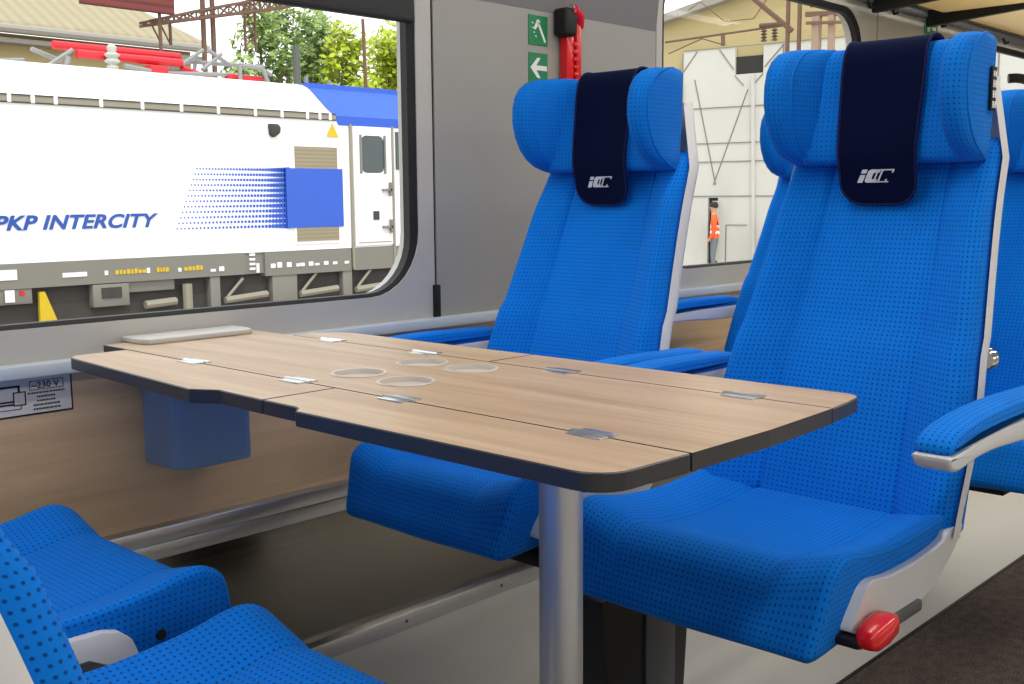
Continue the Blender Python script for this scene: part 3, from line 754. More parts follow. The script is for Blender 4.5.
# socket sticker
st = thing('socket_sticker', 'white 230 V notice with a black border on the wood wall', 'sign', (.72, 1.899, .665))
def sp(m, x0, x1, z0, z1, y=-.0016): m.box((x0, y - .0004, z0), (x1, y, z1)); return m
MB().box((-.16, -.001, -.034), (.134, 0, .034)).build('sticker_border', M['blk'], st, smooth=False)
MB().box((-.157, -.0014, -.031), (.131, -.001, .031)).build('sticker_sheet', plain('sticker_white', 'd6d4d2', .5), st, smooth=False)
m = MB()
sp(m, -.10, .040, .018, .0215); sp(m, .0375, .0415, .010, .0215); sp(m, -.045, .03, -.0075, -.0045); sp(m, -.10, .03, -.0125, -.0095); sp(m, -.06, -.052, -.006, .006)
for a in ((.029, .051, .008, .010), (.029, .051, -.0145, -.0125), (.029, .031, -.0145, .010), (.049, .051, -.0145, .010)): sp(m, *a)
sp(m, -.02, .042, -.0208, -.0196); sp(m, .041, .0425, -.0208, -.014); sp(m, -.035, -.024, -.024, -.017)
for a in ((.058, .118, .025, .0262), (.058, .118, .0095, .0107), (.058, .0592, .0095, .0262), (.1168, .118, .0095, .0262)): sp(m, *a)
for i, w in enumerate((.066, .036, .036, .05, .05)):
    z = .0065 - i * .0072; x = .088 - w / 2
    while x < .088 + w / 2 - .003: 
        l = random.choice((.0024, .0032, .004)); sp(m, x, x + l * .8, z - .0034, z - .0004); x += l + .0005
m.build('sticker_drawing', M['blk'], st, smooth=False)
b, bb = text_mesh('~230 V', .0165, 0, .0002, .0002)
mt = MB(); bmesh.ops.transform(b, matrix=frame3((.0615 - bb[0], -.0018, .0122), (1, 0, 0), (0, 0, 1)), verts=b.verts); mt.join(b); mt.build('sticker_text', M['blk'], st, smooth=False)

# ceiling lamps
for y in (1.05, -.05):
    lp = thing('ceiling_lamp', 'long ceiling lamp strip %s' % ('over the seats' if y > 0.5 else 'over the aisle'), 'lamp', (2.2, y, 2.108))
    MB().box((-4.0, -.085, -.012), (4.0, .085, 0), .004).build('lamp_housing', M['alu'], lp)
    MB().box((-3.98, -.07, -.018), (3.98, .07, -.010), .003).build('lamp_diffuser', M['lamp'], lp)
    L = bpy.data.lights.new('strip_light', 'AREA'); L.shape = 'RECTANGLE'; L.size = 7.9; L.size_y = .13; L.energy = 32; L.color = (1, .95, .88)
    lo = bpy.data.objects.new('strip_light', L); COL.objects.link(lo); lo.location = (2.2, y, 2.085)

# ------------------------------------------------------------------ outside: ground, locomotive
GZ = -1.2
slab('ground', (-30, 2.6, GZ - .2), (70, 90, GZ), M['ground'])
lo = thing('locomotive', 'white and blue electric locomotive standing on the next track', 'locomotive', (6.0, 13.4, GZ))
ox, oy, oz = 6.0, 13.4, GZ
def LB(m, name, mat, parent=lo, **kw):
    bmesh.ops.transform(m.bm, matrix=Matrix.Translation((-ox, -oy, -oz)), verts=m.bm.verts); return m.build(name, mat, parent, **kw)
XL, XR = -4.0, 11.0
prof = [(12.0, .34), (12.0, 2.12), (12.10, 2.22), (12.32, 2.50), (12.45, 2.55), (14.35, 2.55), (14.48, 2.50), (14.7, 2.22), (14.8, 2.12), (14.8, .34)]
body = MB().prism([(XL, y, z) for y, z in prof], (XR - XL, 0, 0))
LB(body, 'loco_body', M['loco'], smooth=False)
fr = MB().loft([[(XR, y, z) for y, z in prof], [(XR + .75 - max(0, z - 1.2) * .42, 13.4 + (y - 13.4) * .93, z) for y, z in prof]], (1, 2)); LB(fr, 'cab_front', M['loco'], smooth=False)
# blue roof flank of the cab
q = MB().prism([(9.27, 11.992, 2.0), (11.02, 11.992, 2.0), (11.02, 11.992, 2.125), (9.20, 11.992, 2.125)], (0, .02, 0))
q.prism([(9.20, 11.99, 2.12), (11.02, 11.99, 2.12), (11.02, 12.315, 2.512), (9.02, 12.315, 2.512)], (0, .02, .02))
q.box((9.02, 12.31, 2.49), (11.02, 14.3, 2.57)); LB(q, 'cab_roof', M['loco_blue'], smooth=False)
# skirt
q = MB().box((XL, 11.985, .07), (7.72, 12.1, .345)).box((8.02, 11.985, .03), (9.42, 12.1, .335)).box((9.46, 11.985, .03), (10.9, 12.1, .335)).box((7.72, 12.02, .07), (8.02, 12.1, .345)); LB(q, 'skirt', M['loco_grey'], smooth=False)
q = MB()
for z in (.12, .18, .24, .30): q.box((7.80, 12.0, z), (7.88, 12.02, z + .03))
q.box((7.9, 12.0, .08), (7.94, 12.02, .2))
LB(q, 'skirt_step', M['white'], smooth=False)
# vent band
q = MB().box((XL, 11.985, 2.055), (9.22, 12.02, 2.15)); vb = LB(q, 'vent_band', M['loco_vent'], smooth=False)
q = MB().box((XL, 11.975, 2.055), (9.22, 11.99, 2.07)).box((XL, 11.975, 2.137), (9.22, 11.99, 2.15)); LB(q, 'band_dark_strip', M['loco_dark'], vb, smooth=False); bpy.data.objects['band_dark_strip'].parent = vb  # dark strips along the top and bottom of the vent band
for x in (4.9, 5.15, 5.4, 5.92, 6.42, 6.92, 7.42, 7.95, 8.35, 8.75, 8.95, 9.12): LB(MB().box((x - .02, 11.97, 2.06), (x + .02, 11.99, 2.15)), 'band_clip', M['loco'], vb, smooth=False)
# cab door, windows, grille
q = MB().box((9.50, 11.975, .36), (10.18, 12.01, 2.0), .01); d = LB(q, 'cab_door', M['loco'])
for x in (9.46, 10.20): LB(MB().box((x - .018, 11.97, .05), (x + .018, 12.0, 2.02)), 'door_rail', M['loco_vent'], smooth=False)
LB(MB().box((9.55, 11.972, .40), (10.14, 11.974, .412)), 'door_seam', M['loco_vent'], smooth=False)
q = MB().prism([(x, 11.968, z) for x, z in rrect(9.63, 10.03, 1.37, 1.88, .09, 4)], (0, .01, 0)); LB(q, 'door_window', M['loco_win'], d, smooth=False)
for x in (9.60, 10.03): LB(MB().box((x, 11.95, 1.36), (x + .03, 11.97, 1.89)), 'window_rim', M['loco_grey'], d, smooth=False)
for z in (1.12, .60): LB(MB().box((9.98, 11.93, z), (10.14, 11.97, z + .03)).box((10.11, 11.93, z - .07), (10.14, 11.97, z + .12)), 'door_handle', M['loco_grey'], d, smooth=False)
q = MB().box((9.82, 11.96, .72), (9.92, 11.98, .84)); LB(q, 'door_lock', M['loco_dark'], d, smooth=False)
q = MB().prism([(10.27, 11.98, 1.42), (10.85, 11.98, 1.42), (10.75, 11.98, 1.95), (10.27, 11.98, 1.95)], (0, .02, 0)); LB(q, 'cab_window', M['loco_win'], smooth=False)
q = MB().box((8.49, 11.986, .42), (9.26, 12.0, 1.72)); LB(q, 'grille_frame', M['loco'], smooth=False)
q = MB().box((8.53, 11.978, .46), (9.22, 11.99, 1.70)); gr = LB(q, 'grille', M['loco_grille'], smooth=False)
q = MB().box((8.38, 11.974, .64), (9.30, 11.992, 1.415)); LB(q, 'blue_panel', M['loco_blue'], smooth=False)
q = MB(); nr, nc = 12, 32
for r in range(nr):
    z = .67 + r * .0655
    x0 = 6.80 + (z - .67) * .42
    for c in range(nc):
        t = c / (nc - 1); x = x0 + (8.43 - x0) * t; rad = .011 + .014 * t + .016 * max(0, (t - .75) / .25)
        q.poly([(x + rad * math.cos(a * PI / 4), 11.994, z + rad * math.sin(a * PI / 4)) for a in range(8)])
LB(q, 'blue_dot_print', M['loco_blue'], smooth=False)
b, bb = text_mesh('PKP INTERCITY', 1.0, .30, .030, .002, 1.03)
w_, h_ = bb[1] - bb[0], bb[3] - bb[2]
mm = frame3((4.645, 11.990, .698), (1, 0, 0), (0, 0, 1)) @ Matrix.Diagonal((1.915 / w_, .165 / h_, 1, 1)) @ Matrix.Translation((-bb[0], -bb[2], 0))
q = MB(); bmesh.ops.transform(b, matrix=mm, verts=b.verts); q.join(b); LB(q, 'lettering', M['loco_text'], smooth=False)
q = MB().prism([(9.06, 11.985, 1.84), (9.26, 11.985, 1.84), (9.16, 11.985, 2.02)], (0, .01, 0)); LB(q, 'warning_triangle', M['yellow'], smooth=False)
q = MB().prism([(8.14, 11.93, 1.97), (8.26, 11.93, 1.97), (8.30, 11.93, 1.93), (8.29, 11.93, 1.86), (8.20, 11.93, 1.80), (8.15, 11.93, 1.84)], (0, .07, 0), .01); LB(q, 'side_camera', M['loco_dark'])
# underframe
q = MB().box((XL, 12.1, -.55), (10.9, 14.7, .34)); LB(q, 'underframe', M['loco_dark'], smooth=False)
for a_, b_ in (((XL, 12.0, -.10), (5.02, 12.12, .075)), ((5.70, 11.98, -.20), (6.14, 12.1, .06)), ((7.22, 12.0, -.6), (7.36, 12.12, .07)), ((8.13, 12.0, -.5), (8.52, 12.12, .05)), ((9.28, 12.0, -.5), (9.44, 12.12, .05)), ((6.14, 12.03, -.06), (6.75, 12.12, .08))):
    LB(MB().box(a_, b_, .01), 'equipment_box', M['loco_grey'])
q = MB().box((5.80, 11.965, -.10), (6.04, 11.985, .02)).box((4.72, 11.985, .0), (4.73, 11.99, .01)); LB(q, 'box_window', M['loco_dark'], smooth=False)
q = MB()
for x in (7.42, 8.56, 9.5): 
    q.tube([(x, 12.0, -.24), (x + .62, 12.0, -.20)], .045, 8); q.tube([(x + .05, 12.02, -.2), (x + .28, 12.02, .02)], .02, 6)
q.tube([(6.9, 12.0, .0), (6.9, 12.0, -.3)], .06, 8); q.tube([(6.35, 12.02, -.22), (6.75, 12.02, -.2)], .05, 8)
LB(q, 'bogie_frame', M['loco_vent'])
for x in (-2.6, -.2, 7.9, 9.9):
    for y in (12.45, 14.05): LB(MB().lathe([(0, -.06), (.5, -.06), (.5, .03), (.54, .04), (.54, .07), (0, .07)], (x, y, GZ + .62), 'Y', 28), 'wheel', M['loco_dark'])
q = MB().prism([(5.10, 12.0, .02), (5.16, 12.0, .02), (5.30, 12.0, -.36), (5.09, 12.0, -.36)], (0, .05, 0)); LB(q, 'yellow_hose', M['yellow'], smooth=False)
q = MB()
for x0, x1, z in ((5.98, 6.32, .165), (6.50, 6.66, .165), (6.86, 7.12, .16)):
    x = x0
    while x < x1: l = random.uniform(.02, .05); q.box((x, 11.978, z), (x + l, 11.986, z + random.uniform(.035, .06))); x += l + .012
LB(q, 'yellow_stencil', M['yellow'], smooth=False)
q = MB().box((4.4, 11.976, .17), (4.86, 11.986, .28)).box((5.36, 11.976, .165), (5.64, 11.986, .215)).box((5.85, 11.976, .165), (5.89, 11.986, .215)).box((6.37, 11.976, .16), (6.41, 11.986, .22)).box((6.78, 11.976, .155), (6.82, 11.986, .20)).box((4.72, 11.976, -.07), (4.82, 11.99, .06))
for x in (7.22, 7.34, 8.10, 8.2, 8.35, 8.5, 8.56, 8.7, 8.8, 8.95, 9.1, 9.3): q.box((x, 11.976, .13), (x + .07, 11.986, .13 + random.uniform(.03, .07)))
LB(q, 'white_label', M['white'], smooth=False)
q = MB().lathe([(0, 0), (.03, 0), (.03, .01), (0, .01)], (4.91, 11.99, .02), 'Y', 10); LB(q, 'red_button', M['pipe_red'])
# roof equipment
q = MB().tube([(6.05, 13.4, 2.90), (7.75, 13.4, 2.90)], .055, 10).tube([(6.2, 13.1, 2.78), (7.6, 13.1, 2.78)], .055, 10).tube([(4.0, 13.2, 2.78), (4.9, 13.2, 2.76)], .03, 8).box((7.05, 12.9, 2.58), (7.3, 13.2, 2.70), .01).tube([(8.2, 13.0, 2.64), (8.75, 13.0, 2.64)], .05, 8).tube([(7.6, 13.1, 2.72), (8.1, 13.2, 2.62)], .04, 8)
LB(q, 'red_insulator', M['pipe_red'])
for x, y in ((6.60, 13.0), (5.05, 13.2)):
    LB(MB().lathe([(.04, 2.55), (.05, 2.6), (.075, 2.64), (.05, 2.68), (.10, 2.71), (.06, 2.75), (.10, 2.79), (.05, 2.82), (.06, 2.88), (.03, 2.92), (0, 2.93)], (x, y, 0), 'Z', 14), 'ceramic_insulator', M['ceramic'])
q = MB()
for a in (((5.8, 13.1, 2.58), (6.15, 13.1, 2.82)), ((5.7, 13.2, 2.80), (6.1, 13.3, 2.70)), ((6.0, 13.0, 2.56), (6.05, 13, 2.72)), ((7.6, 13.1, 2.76), (8.1, 13.4, 3.02)), ((7.5, 13.4, 2.84), (9.0, 13.3, 2.86)), ((7.9, 13.1, 2.72), (8.2, 13.1, 2.95)), ((8.0, 13.1, 2.98), (8.35, 13.1, 2.80)),
          ((8.35, 12.9, 2.58), (8.35, 12.9, 2.80)), ((8.35, 12.9, 2.80), (8.7, 12.9, 2.78)), ((8.7, 12.9, 2.78), (8.8, 12.9, 2.58)), ((8.8, 13.2, 2.86), (9.05, 13.2, 2.74)), ((7.3, 13.0, 2.62), (8.3, 13.0, 2.68)), ((7.2, 13.2, 2.70), (7.95, 13.2, 2.68)), ((5.0, 13.2, 2.6), (5.6, 13.2, 2.66)), ((9.3, 13.2, 2.62), (10.4, 13.2, 2.66)), ((8.0, 13.5, 2.6), (8.05, 13.5, 2.95)), ((4.95, 13.2, 2.60), (5.02, 13.2, 2.82)), ((6.7, 12.9, 2.66), (7.05, 12.9, 2.62)), ((9.5, 13.0, 2.58), (9.5, 13.0, 2.75)), ((9.9, 13.0, 2.58), (9.9, 13.0, 2.72))):
    q.tube(a, .028, 6)
LB(q, 'pantograph', M['panto'])

# ------------------------------------------------------------------ outside: buildings, gantry, trees
sd = thing('station_shed', 'pale yellow shed with a corrugated roof behind the locomotive', 'building', (8, 25, GZ))
def W(m, name, mat, par, off, **kw):
    bmesh.ops.transform(m.bm, matrix=Matrix.Translation(-Vector(off)), verts=m.bm.verts); return m.build(name, mat, par, **kw)
O_ = (8, 25, GZ)
W(MB().box((-6, 25.4, GZ), (15.0, 35, 4.75)), 'shed_wall', M['ywall'], sd, O_, smooth=False)
W(MB().prism([(-6.5, 24.9, 4.85), (15.2, 24.9, 4.85), (15.2, 25.5, 4.9), (12.0, 31, 8.2), (-6.5, 31, 8.2)], (0, .1, .12)), 'shed_roof', M['tiles'], sd, O_, smooth=False)
W(MB().tube([(-6.5, 24.85, 4.78), (15.2, 24.85, 4.78)], .10, 8).box((-6.5, 24.95, 4.5), (15.2, 25.4, 4.6)), 'gutter', M['gutter'], sd, O_)

gn = thing('signal_gantry', 'rust brown lattice signal gantry over the locomotive', 'gantry', (12.2, 20, GZ))
O_ = (12.2, 20, GZ)
q = MB()
def zt(x): return 4.43 + (x - 10.86) * .30 if x < 12.0 else 4.77 + (x - 12.0) * .27
def zb(x): return 4.37 + (x - 10.86) * .22
xs = [10.86 + .25 * k for k in range(15)]
for y in (19.8, 20.2):
    for a, b in zip(xs, xs[1:]): q.bar((a, y, zt(a)), (b, y, zt(b)), .05); q.bar((a, y, zb(a)), (b, y, zb(b)), .05)
    for i, x in enumerate(xs):
        if i: q.bar((x, y, zb(x)), (x, y, zt(x)), .025)
        if i < len(xs) - 1: (q.bar((x, y, zb(x)), (xs[i + 1], y, zt(xs[i + 1])), .03) if i % 2 else q.bar((x, y, zt(x)), (xs[i + 1], y, zb(xs[i + 1])), .03))
W(q, 'lattice_arm', M['rust'], gn, O_, smooth=False)
for x in (12.13, 12.35): W(MB().bar((x, 20, GZ), (x, 20, 5.4), .075), 'post', M['rust'], gn, O_, smooth=False)
q = MB().bar((11.17, 20, 4.07), (11.17, 20, 4.45), .04).bar((11.39, 20, 4.05), (11.39, 20, 4.5), .045).bar((11.0, 20, 4.40), (11.17, 20, 4.08), .025).bar((11.2, 20, 4.4), (11.37, 20, 4.08), .025); W(q, 'hanger_frame', M['rust'], gn, O_, smooth=False)
q = MB().bar((13.1, 20, 4.1), (13.1, 20, 5.1), .04).bar((13.35, 20, 4.1), (13.35, 20, 5.1), .04)
for k in range(4): q.bar((13.1, 20, 4.2 + k * .22), (13.35, 20, 4.42 + k * .22), .02); q.bar((13.35, 20, 4.2 + k * .22), (13.1, 20, 4.42 + k * .22), .02)
W(q, 'hanger_frame', M['rust'], gn, O_, smooth=False)
bd = thing('louvred_board', 'red brown slatted board high above the shed roof', 'board', (10.45, 19.5, 4.54))
MB().box((-1.10, -.05, 0), (.74, .05, .8)).build('board_panel', M['louver'], bd, smooth=False); MB().bar((.50, .1, -5.92), (.50, .1, .6), .05).build('board_post', M['rust'], bd, smooth=False)
lp = MB().tube([(14.37, 20, GZ), (14.37, 20, 4.3)], [.10, .08], 10).build('mast', plain('grey_mast', '565b54', .6)); tag(lp, 'slim grey mast between the gantry and the bright trees', 'mast')
lp = MB().tube([(21.3, 26, GZ), (21.1, 26, 6.3)], [.08, .05], 8).build('mast', M['rust']); tag(lp, 'thin brown mast standing among the yellow green trees', 'mast')

def tree(loc, h, rx, rz, n, mat, label, sz=.28, base=.3):
    t = thing('tree', label, 'tree', loc, 'trees beyond the locomotive')
    m = MB().tube([(0, 0, 0), (.05, .03, h * .5), (0, 0, h * .9)], [.16, .11, .03], 8)
    for k in range(6):
        a = k * 1.1; m.tube([(0, 0, h * (.3 + .07 * k)), (math.cos(a) * rx * .6, math.sin(a) * rx * .6, h * (.48 + .07 * k))], [.06, .02], 5)
    m.build('trunk', M['bark'], t)
    m = MB(); ctr = []
    for k in range(16):
        f = k / 15; a = random.uniform(0, 2 * PI); rr = rx * (.75 * math.sin(PI * (.18 + .75 * f))); ctr.append(Vector((rr * math.cos(a) * random.uniform(.3, 1), rr * math.sin(a) * random.uniform(.3, 1), h * (base + (1 - base) * f))))
    for k in range(n):
        c = random.choice(ctr); d = Vector((random.gauss(0, 1), random.gauss(0, 1), random.gauss(0, 1))).normalized() * (rx * .42) * random.random() ** .4
        p = c + d; s = sz * random.uniform(.6, 1.2); u = Vector((random.gauss(0, 1), random.gauss(0, 1), random.gauss(0, 1))).normalized(); v = u.orthogonal().normalized()
        m.poly([p - u * s * .5, p + v * s * .3, p + u * s * .5, p - v * s * .3])
    m.build('crown', mat, t, smooth=False, fix=False)
tree((20.2, 30, GZ), 7.9, 1.6, 1, 3000, M['leaf1'], 'dull green tree behind the gantry end')
tree((21.9, 31, GZ), 8.5, 1.6, 1, 3000, M['leaf1'], 'tallest green tree behind the slim grey mast')
tree((22.4, 28.5, GZ), 7.3, 1.6, 1, 3000, M['leaf2'], 'bright yellow green tree behind the blue cab roof')
tree((24.6, 29, GZ), 7.3, 1.4, 1, 3000, M['leaf2'], 'bright yellow green tree nearest the window frame')
tree((24.3, 33, GZ), 8.6, 1.4, 1, 2400, M['leaf1'], 'green tree showing over the bright yellow green trees')
tree((23.3, 30.5, GZ), 7.9, 1.5, 1, 2600, M['leaf1'], 'green tree between the tall green tree and the bright trees')
tree((26.2, 30.5, GZ), 7.6, 1.5, 1, 2600, M['leaf2'], 'yellow green tree behind the thin brown mast')
tree((27.8, 32.5, GZ), 8.3, 1.6, 1, 2400, M['leaf2'], 'yellow green tree partly cut off by the window frame')
hd = MB()
for k in range(1600):
    p = Vector((random.uniform(17.0, 27.0), random.uniform(32.5, 34), GZ + 6.2 * random.random() ** .7)); s = .35; u = Vector((random.gauss(0, 1), random.gauss(0, 1), random.gauss(0, 1))).normalized(); v = u.orthogonal().normalized()
    hd.poly([p - u * s * .5, p + v * s * .35, p + u * s * .5, p - v * s * .35])
tag(hd.build('hedge', M['leaf1'], smooth=False, fix=False), 'loose green hedge growing low behind the trees', 'hedge', kind='stuff')

# hangar behind the far window: facade frame (u along the wall, z up)
A = Vector((23.56, 16.18, 0)); D = Vector((.15, -.9887, 0)).normalized(); NN = Vector((-.9887, -.15, 0)).normalized()
hg = thing('hangar', 'yellow hangar with large white sheeted doors behind the far window', 'building', A + Vector((0, 0, -.85)))
HO = A + Vector((0, 0, -.85))
def F(u, z, o=0): return A + D * u + NN * o + Vector((0, 0, z))
def FP(m, pts, o0, o1): m.prism([F(u, z, o0) for u, z in pts], NN * (o1 - o0)); return m
def FB(m, u0, u1, z0, z1, o0, o1): return FP(m, [(u0, z0), (u1, z0), (u1, z1), (u0, z1)], o0, o1)
def HW_(m, name, mat, **kw): return W(m, name, mat, hg, HO, smooth=False, **kw)
HW_(FP(MB(), [(-.65, -.85), (22, -.85), (22, 9), (4.0, 6.6), (1.28, 5.77), (-.68, 5.36)], -3, 0), 'hangar_wall', M['ywall'])
HW_(FP(MB(), [(-.85, 5.32), (1.28, 5.77), (4.0, 6.6), (22, 9), (22, 9.2), (4.0, 6.8), (1.25, 5.97), (-.9, 5.5)], -3, .3), 'hangar_roof', M['gutter'])
q = FB(MB(), -.05, 1.36, .98, 4.62, .02, .12); FB(q, 2.09, 9.0, .98, 4.62, .02, .12); FB(q, 1.36, 2.09, .98, 3.97, .02, .12); FB(q, -.05, .70, -.85, .98, .02, .12); FB(q, .97, 9, -.85, .98, .02, .12)
HW_(q, 'sheet_door', M['hangar'])
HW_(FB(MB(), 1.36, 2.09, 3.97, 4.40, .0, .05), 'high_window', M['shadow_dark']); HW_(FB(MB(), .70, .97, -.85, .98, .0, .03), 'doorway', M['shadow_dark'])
q = MB()
for a, b in (((-.05, 4.64), (9, 4.64)), ((.1, 3.20), (9, 3.20)), ((.1, 2.33), (9, 2.30)), ((.1, 1.87), (9, 1.87)), ((.1, 1.02), (9, 1.0)), ((.29, 3.92), (.90, 1.3)), ((1.71, 3.6), (.84, 1.3)), ((-.04, 4.6), (-.04, -.8)), ((2.3, 2.6), (9, 2.6)), ((-.05, 4.1), (.35, 4.6)), ((.95, 4.6), (1.33, 4.1)), ((2.12, 4.1), (2.6, 4.6)), ((1.36, 3.95), (1.6, 3.7)), ((2.09, 3.95), (1.85, 3.7)), ((1.2, .3), (1.75, .3)), ((1.2, .3), (1.2, -.8))):
    q.bar(F(*a, .13), F(*b, .13), .02)
for k in range(4): u = 2.6 + k * 1.6; q.bar(F(u, 4.6, .13), F(u, -.8, .13), .025)
HW_(q, 'door_seam', M['seamgrey'])
HW_(MB().bar(F(1.85, 3.95, .16), F(1.97, -.8, .16), .07), 'door_post', M['hangar'])
HW_(MB().bar(F(-.07, 3.9, .2), F(-.05, 2.3, .2), .05), 'brown_pipe', M['rust']); HW_(FB(MB(), .95, 1.0, -.6, .9, .12, .4), 'door_edge', M['hangar'])
slab('ground_paving', (13, 5.5, GZ), (40, 24, -.87), M['paving'])

cp = thing('catenary_mast', 'brown twin channel catenary mast with a diagonal stay and insulators', 'mast', (22.1, 12.42, -.87))
O_ = (22.1, 12.42, -.87)
def pt(u, z): return F(u, z, 2)
for u in (3.40, 3.66): W(MB().bar(pt(u, -.86), pt(u, 6.5), .07), 'mast_channel', M['rust'], cp, O_, smooth=False)
W(MB().bar(pt(2.2, 5.72), pt(3.5, 4.60), .09), 'diagonal_stay', M['rust'], cp, O_, smooth=False)
q = MB().tube([pt(.41, 4.62), pt(3.40, 4.74)], .025, 6).tube([pt(.5, 4.35), pt(1.35, 4.62), pt(1.85, 4.45)], .015, 5).tube([pt(1.86, 4.70), pt(1.88, 4.42)], .05, 6).tube([pt(1.0, 5.3), pt(1.3, 5.45), pt(1.9, 4.95), pt(2.6, 4.95), pt(3.1, 5.6)], .012, 5)
W(q, 'cantilever_arm', M['rust'], cp, O_)
q = MB()
for u in (2.85, 3.1):
    for k in range(4): q.lathe([(.03, 0), (.08, .02), (.03, .06)], pt(u, 4.42 + k * .07), 'Z', 10)
q.tube([pt(2.75, 4.78), pt(3.4, 4.76)], .05, 6); W(q, 'insulator', plain('brown_insulator', '5a4a40', .4), cp, O_)
c2 = thing('loading_frame', 'pale brown timber frame on two posts behind the catenary mast', 'frame', F(4.3, -.87, 2))
O2 = F(4.3, -.87, 2)
for u, wd in ((4.05, .16), (4.38, .12)): W(MB().bar(F(u, -.86, 2), F(u, 4.85, 2), wd), 'frame_post', plain('faded_timber', '9a8472', .8), c2, O2, smooth=False)
q = MB().bar(F(3.8, 4.92, 2), F(4.75, 4.86, 2), .10).bar(F(3.85, 4.72, 2.1), F(4.7, 4.66, 2.1), .06).bar(F(3.9, 5.1, 2), F(4.5, 5.1, 2), .08); W(q, 'frame_beam', M['rust'], c2, O2, smooth=False)

# ------------------------------------------------------------------ worker beyond the far window
PL = F(1.74, -.87, 2); ps = thing('person', 'person in an orange jacket and grey trousers outside the white doors', 'person', PL)
def person():
    J = {'pel': ((0, 0, .92), .125), 'spi': ((0, .0, 1.10), .13), 'che': ((.01, 0, 1.30), .145), 'nec': ((.02, 0, 1.47), .055), 'hd0': ((.03, 0, 1.56), .075), 'hd1': ((.035, 0, 1.64), .092), 'hd2': ((.03, 0, 1.71), .07)}
    E = [('pel', 'spi'), ('spi', 'che'), ('che', 'nec'), ('nec', 'hd0'), ('hd0', 'hd1'), ('hd1', 'hd2')]
    for s, n in ((-1, 'l'), (1, 'r')):
        J['hip' + n] = ((0, s * .095, .88), .095); J['kne' + n] = ((.03, s * .10, .48), .06); J['ank' + n] = ((-.01, s * .10, .09), .042); J['toe' + n] = ((.13, s * .12, .035), .035)
        J['sho' + n] = ((.0, s * .19, 1.38), .065); J['elb' + n] = ((-.02, s * .245, 1.10), .048); J['wri' + n] = ((.10, s * .23, .90), .034); J['han' + n] = ((.15, s * .22, .83), .034)
        E += [('pel', 'hip' + n), ('hip' + n, 'kne' + n), ('kne' + n, 'ank' + n), ('ank' + n, 'toe' + n), ('che', 'sho' + n), ('sho' + n, 'elb' + n), ('elb' + n, 'wri' + n), ('wri' + n, 'han' + n)]
    ks = list(J); me = bpy.data.meshes.new('body'); me.from_pydata([J[k][0] for k in ks], [(ks.index(a), ks.index(b)) for a, b in E], [])
    o = bpy.data.objects.new('body', me); COL.objects.link(o)
    sk = o.modifiers.new('s', 'SKIN'); o.modifiers.new('d', 'SUBSURF').levels = 2
    for i, k in enumerate(ks): r = J[k][1]; me.skin_vertices[0].data[i].radius = (r, r); me.skin_vertices[0].data[i].use_root = (k == 'pel')
    dg = bpy.context.evaluated_depsgraph_get(); nm = bpy.data.meshes.new_from_object(o.evaluated_get(dg)); bpy.data.objects.remove(o)
    for m in ('orange', 'trouser', 'skin', 'dark', 'white'): nm.materials.append(M[m])
    for p in nm.polygons:
        z = p.center.z; y = abs(p.center.y); x = p.center.x
        p.material_index = 2 if z > 1.46 else (2 if (y > .17 and z < .90) else (0 if z > .90 else (3 if z < .10 else 1)))
        if p.material_index == 0 and (1.02 < z < 1.07 or 1.16 < z < 1.20) and y < .18: p.material_index = 4
        p.use_smooth = True
    b = bpy.data.objects.new('body', nm); COL.objects.link(b); b.parent = ps
    h = MB().lathe([(0, 1.765), (.05, 1.757), (.085, 1.725), (.098, 1.68), (.095, 1.64), (.06, 1.60)], (.018, 0, 0), 'Z', 16); h.build('hair', M['hair'], ps)
    MB().lathe([(.012, 1.60), (.016, 1.615), (.006, 1.645)], (.125, 0, 0), 'Z', 8).build('nose', M['skin'], ps)
person(); ps.rotation_euler.z = math.radians(120)

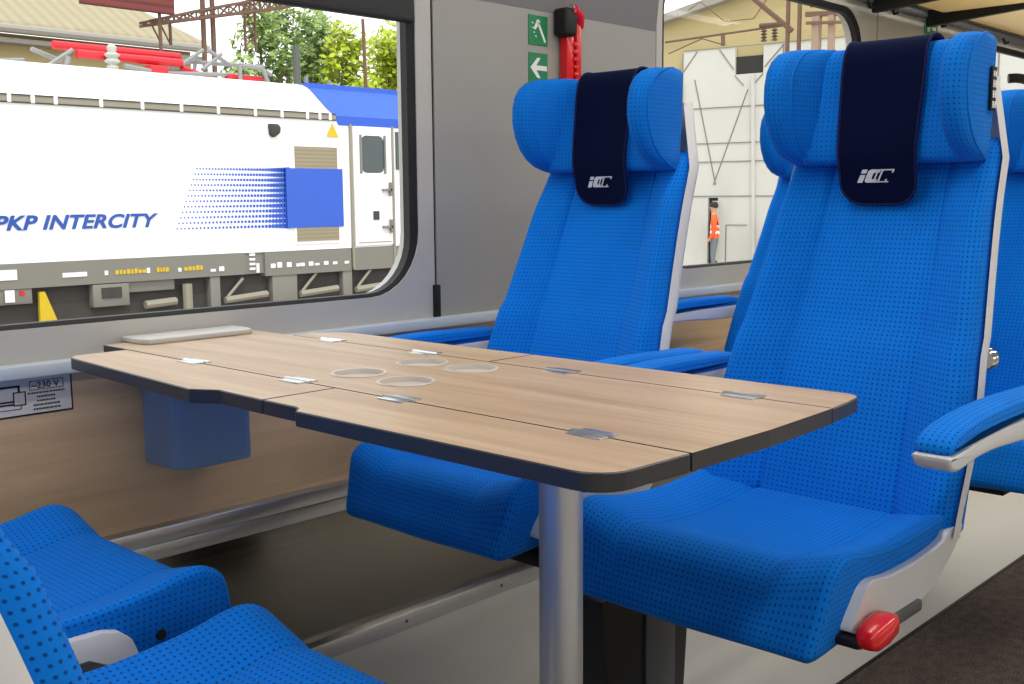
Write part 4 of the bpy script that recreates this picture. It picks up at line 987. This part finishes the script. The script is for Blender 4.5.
# ------------------------------------------------------------------ light, sky, camera
w = bpy.data.worlds.new('sky'); S.world = w; w.use_nodes = True; nt = w.node_tree; nt.nodes.clear()
out = nt.nodes.new('ShaderNodeOutputWorld'); bg = nt.nodes.new('ShaderNodeBackground'); tc = nt.nodes.new('ShaderNodeTexCoord')
sp_ = nt.nodes.new('ShaderNodeSeparateXYZ'); cr = nt.nodes.new('ShaderNodeValToRGB')
nt.links.new(tc.outputs['Generated'], sp_.inputs[0]); nt.links.new(sp_.outputs[2], cr.inputs[0]); nt.links.new(cr.outputs[0], bg.inputs[0]); nt.links.new(bg.outputs[0], out.inputs[0])
cr.color_ramp.elements[0].color = (.95, .95, .93, 1); cr.color_ramp.elements[1].color = (.86, .93, 1, 1); cr.color_ramp.elements[1].position = .8
bg.inputs[1].default_value = 2.3
su = bpy.data.lights.new('sun', 'SUN'); su.energy = 1.8; su.angle = math.radians(2); su.color = (1, .96, .9)
so = bpy.data.objects.new('sun', su); COL.objects.link(so); so.rotation_euler = Vector((.35, .62, -1.15)).to_track_quat('-Z', 'Y').to_euler()

f_px, yaw, pit, rol = 1088.8, .811754, .131044, -.0079837
fw = Vector((math.sin(yaw) * math.cos(pit), math.cos(yaw) * math.cos(pit), -math.sin(pit))); rt = Vector((math.cos(yaw), -math.sin(yaw), 0)); upv = rt.cross(fw)
r2 = rt * math.cos(rol) + upv * math.sin(rol); u2 = upv * math.cos(rol) - rt * math.sin(rol)
cam = bpy.data.cameras.new('camera'); co = bpy.data.objects.new('camera', cam); COL.objects.link(co); S.camera = co
cam.sensor_fit = 'HORIZONTAL'; cam.sensor_width = 36; cam.lens = f_px / 1024 * 36; cam.clip_start = .02; cam.clip_end = 300
mt = Matrix((r2, u2, -fw)).transposed().to_4x4(); mt.translation = Vector((0, 0, 1.0)); co.matrix_world = mt
S.view_settings.view_transform = 'Standard'; S.view_settings.look = 'None'; S.view_settings.exposure = 0; S.view_settings.gamma = 1
S.cycles.max_bounces = 10; S.cycles.diffuse_bounces = 5; S.cycles.transparent_max_bounces = 12
try: S.cycles.use_denoising = True
except Exception: pass
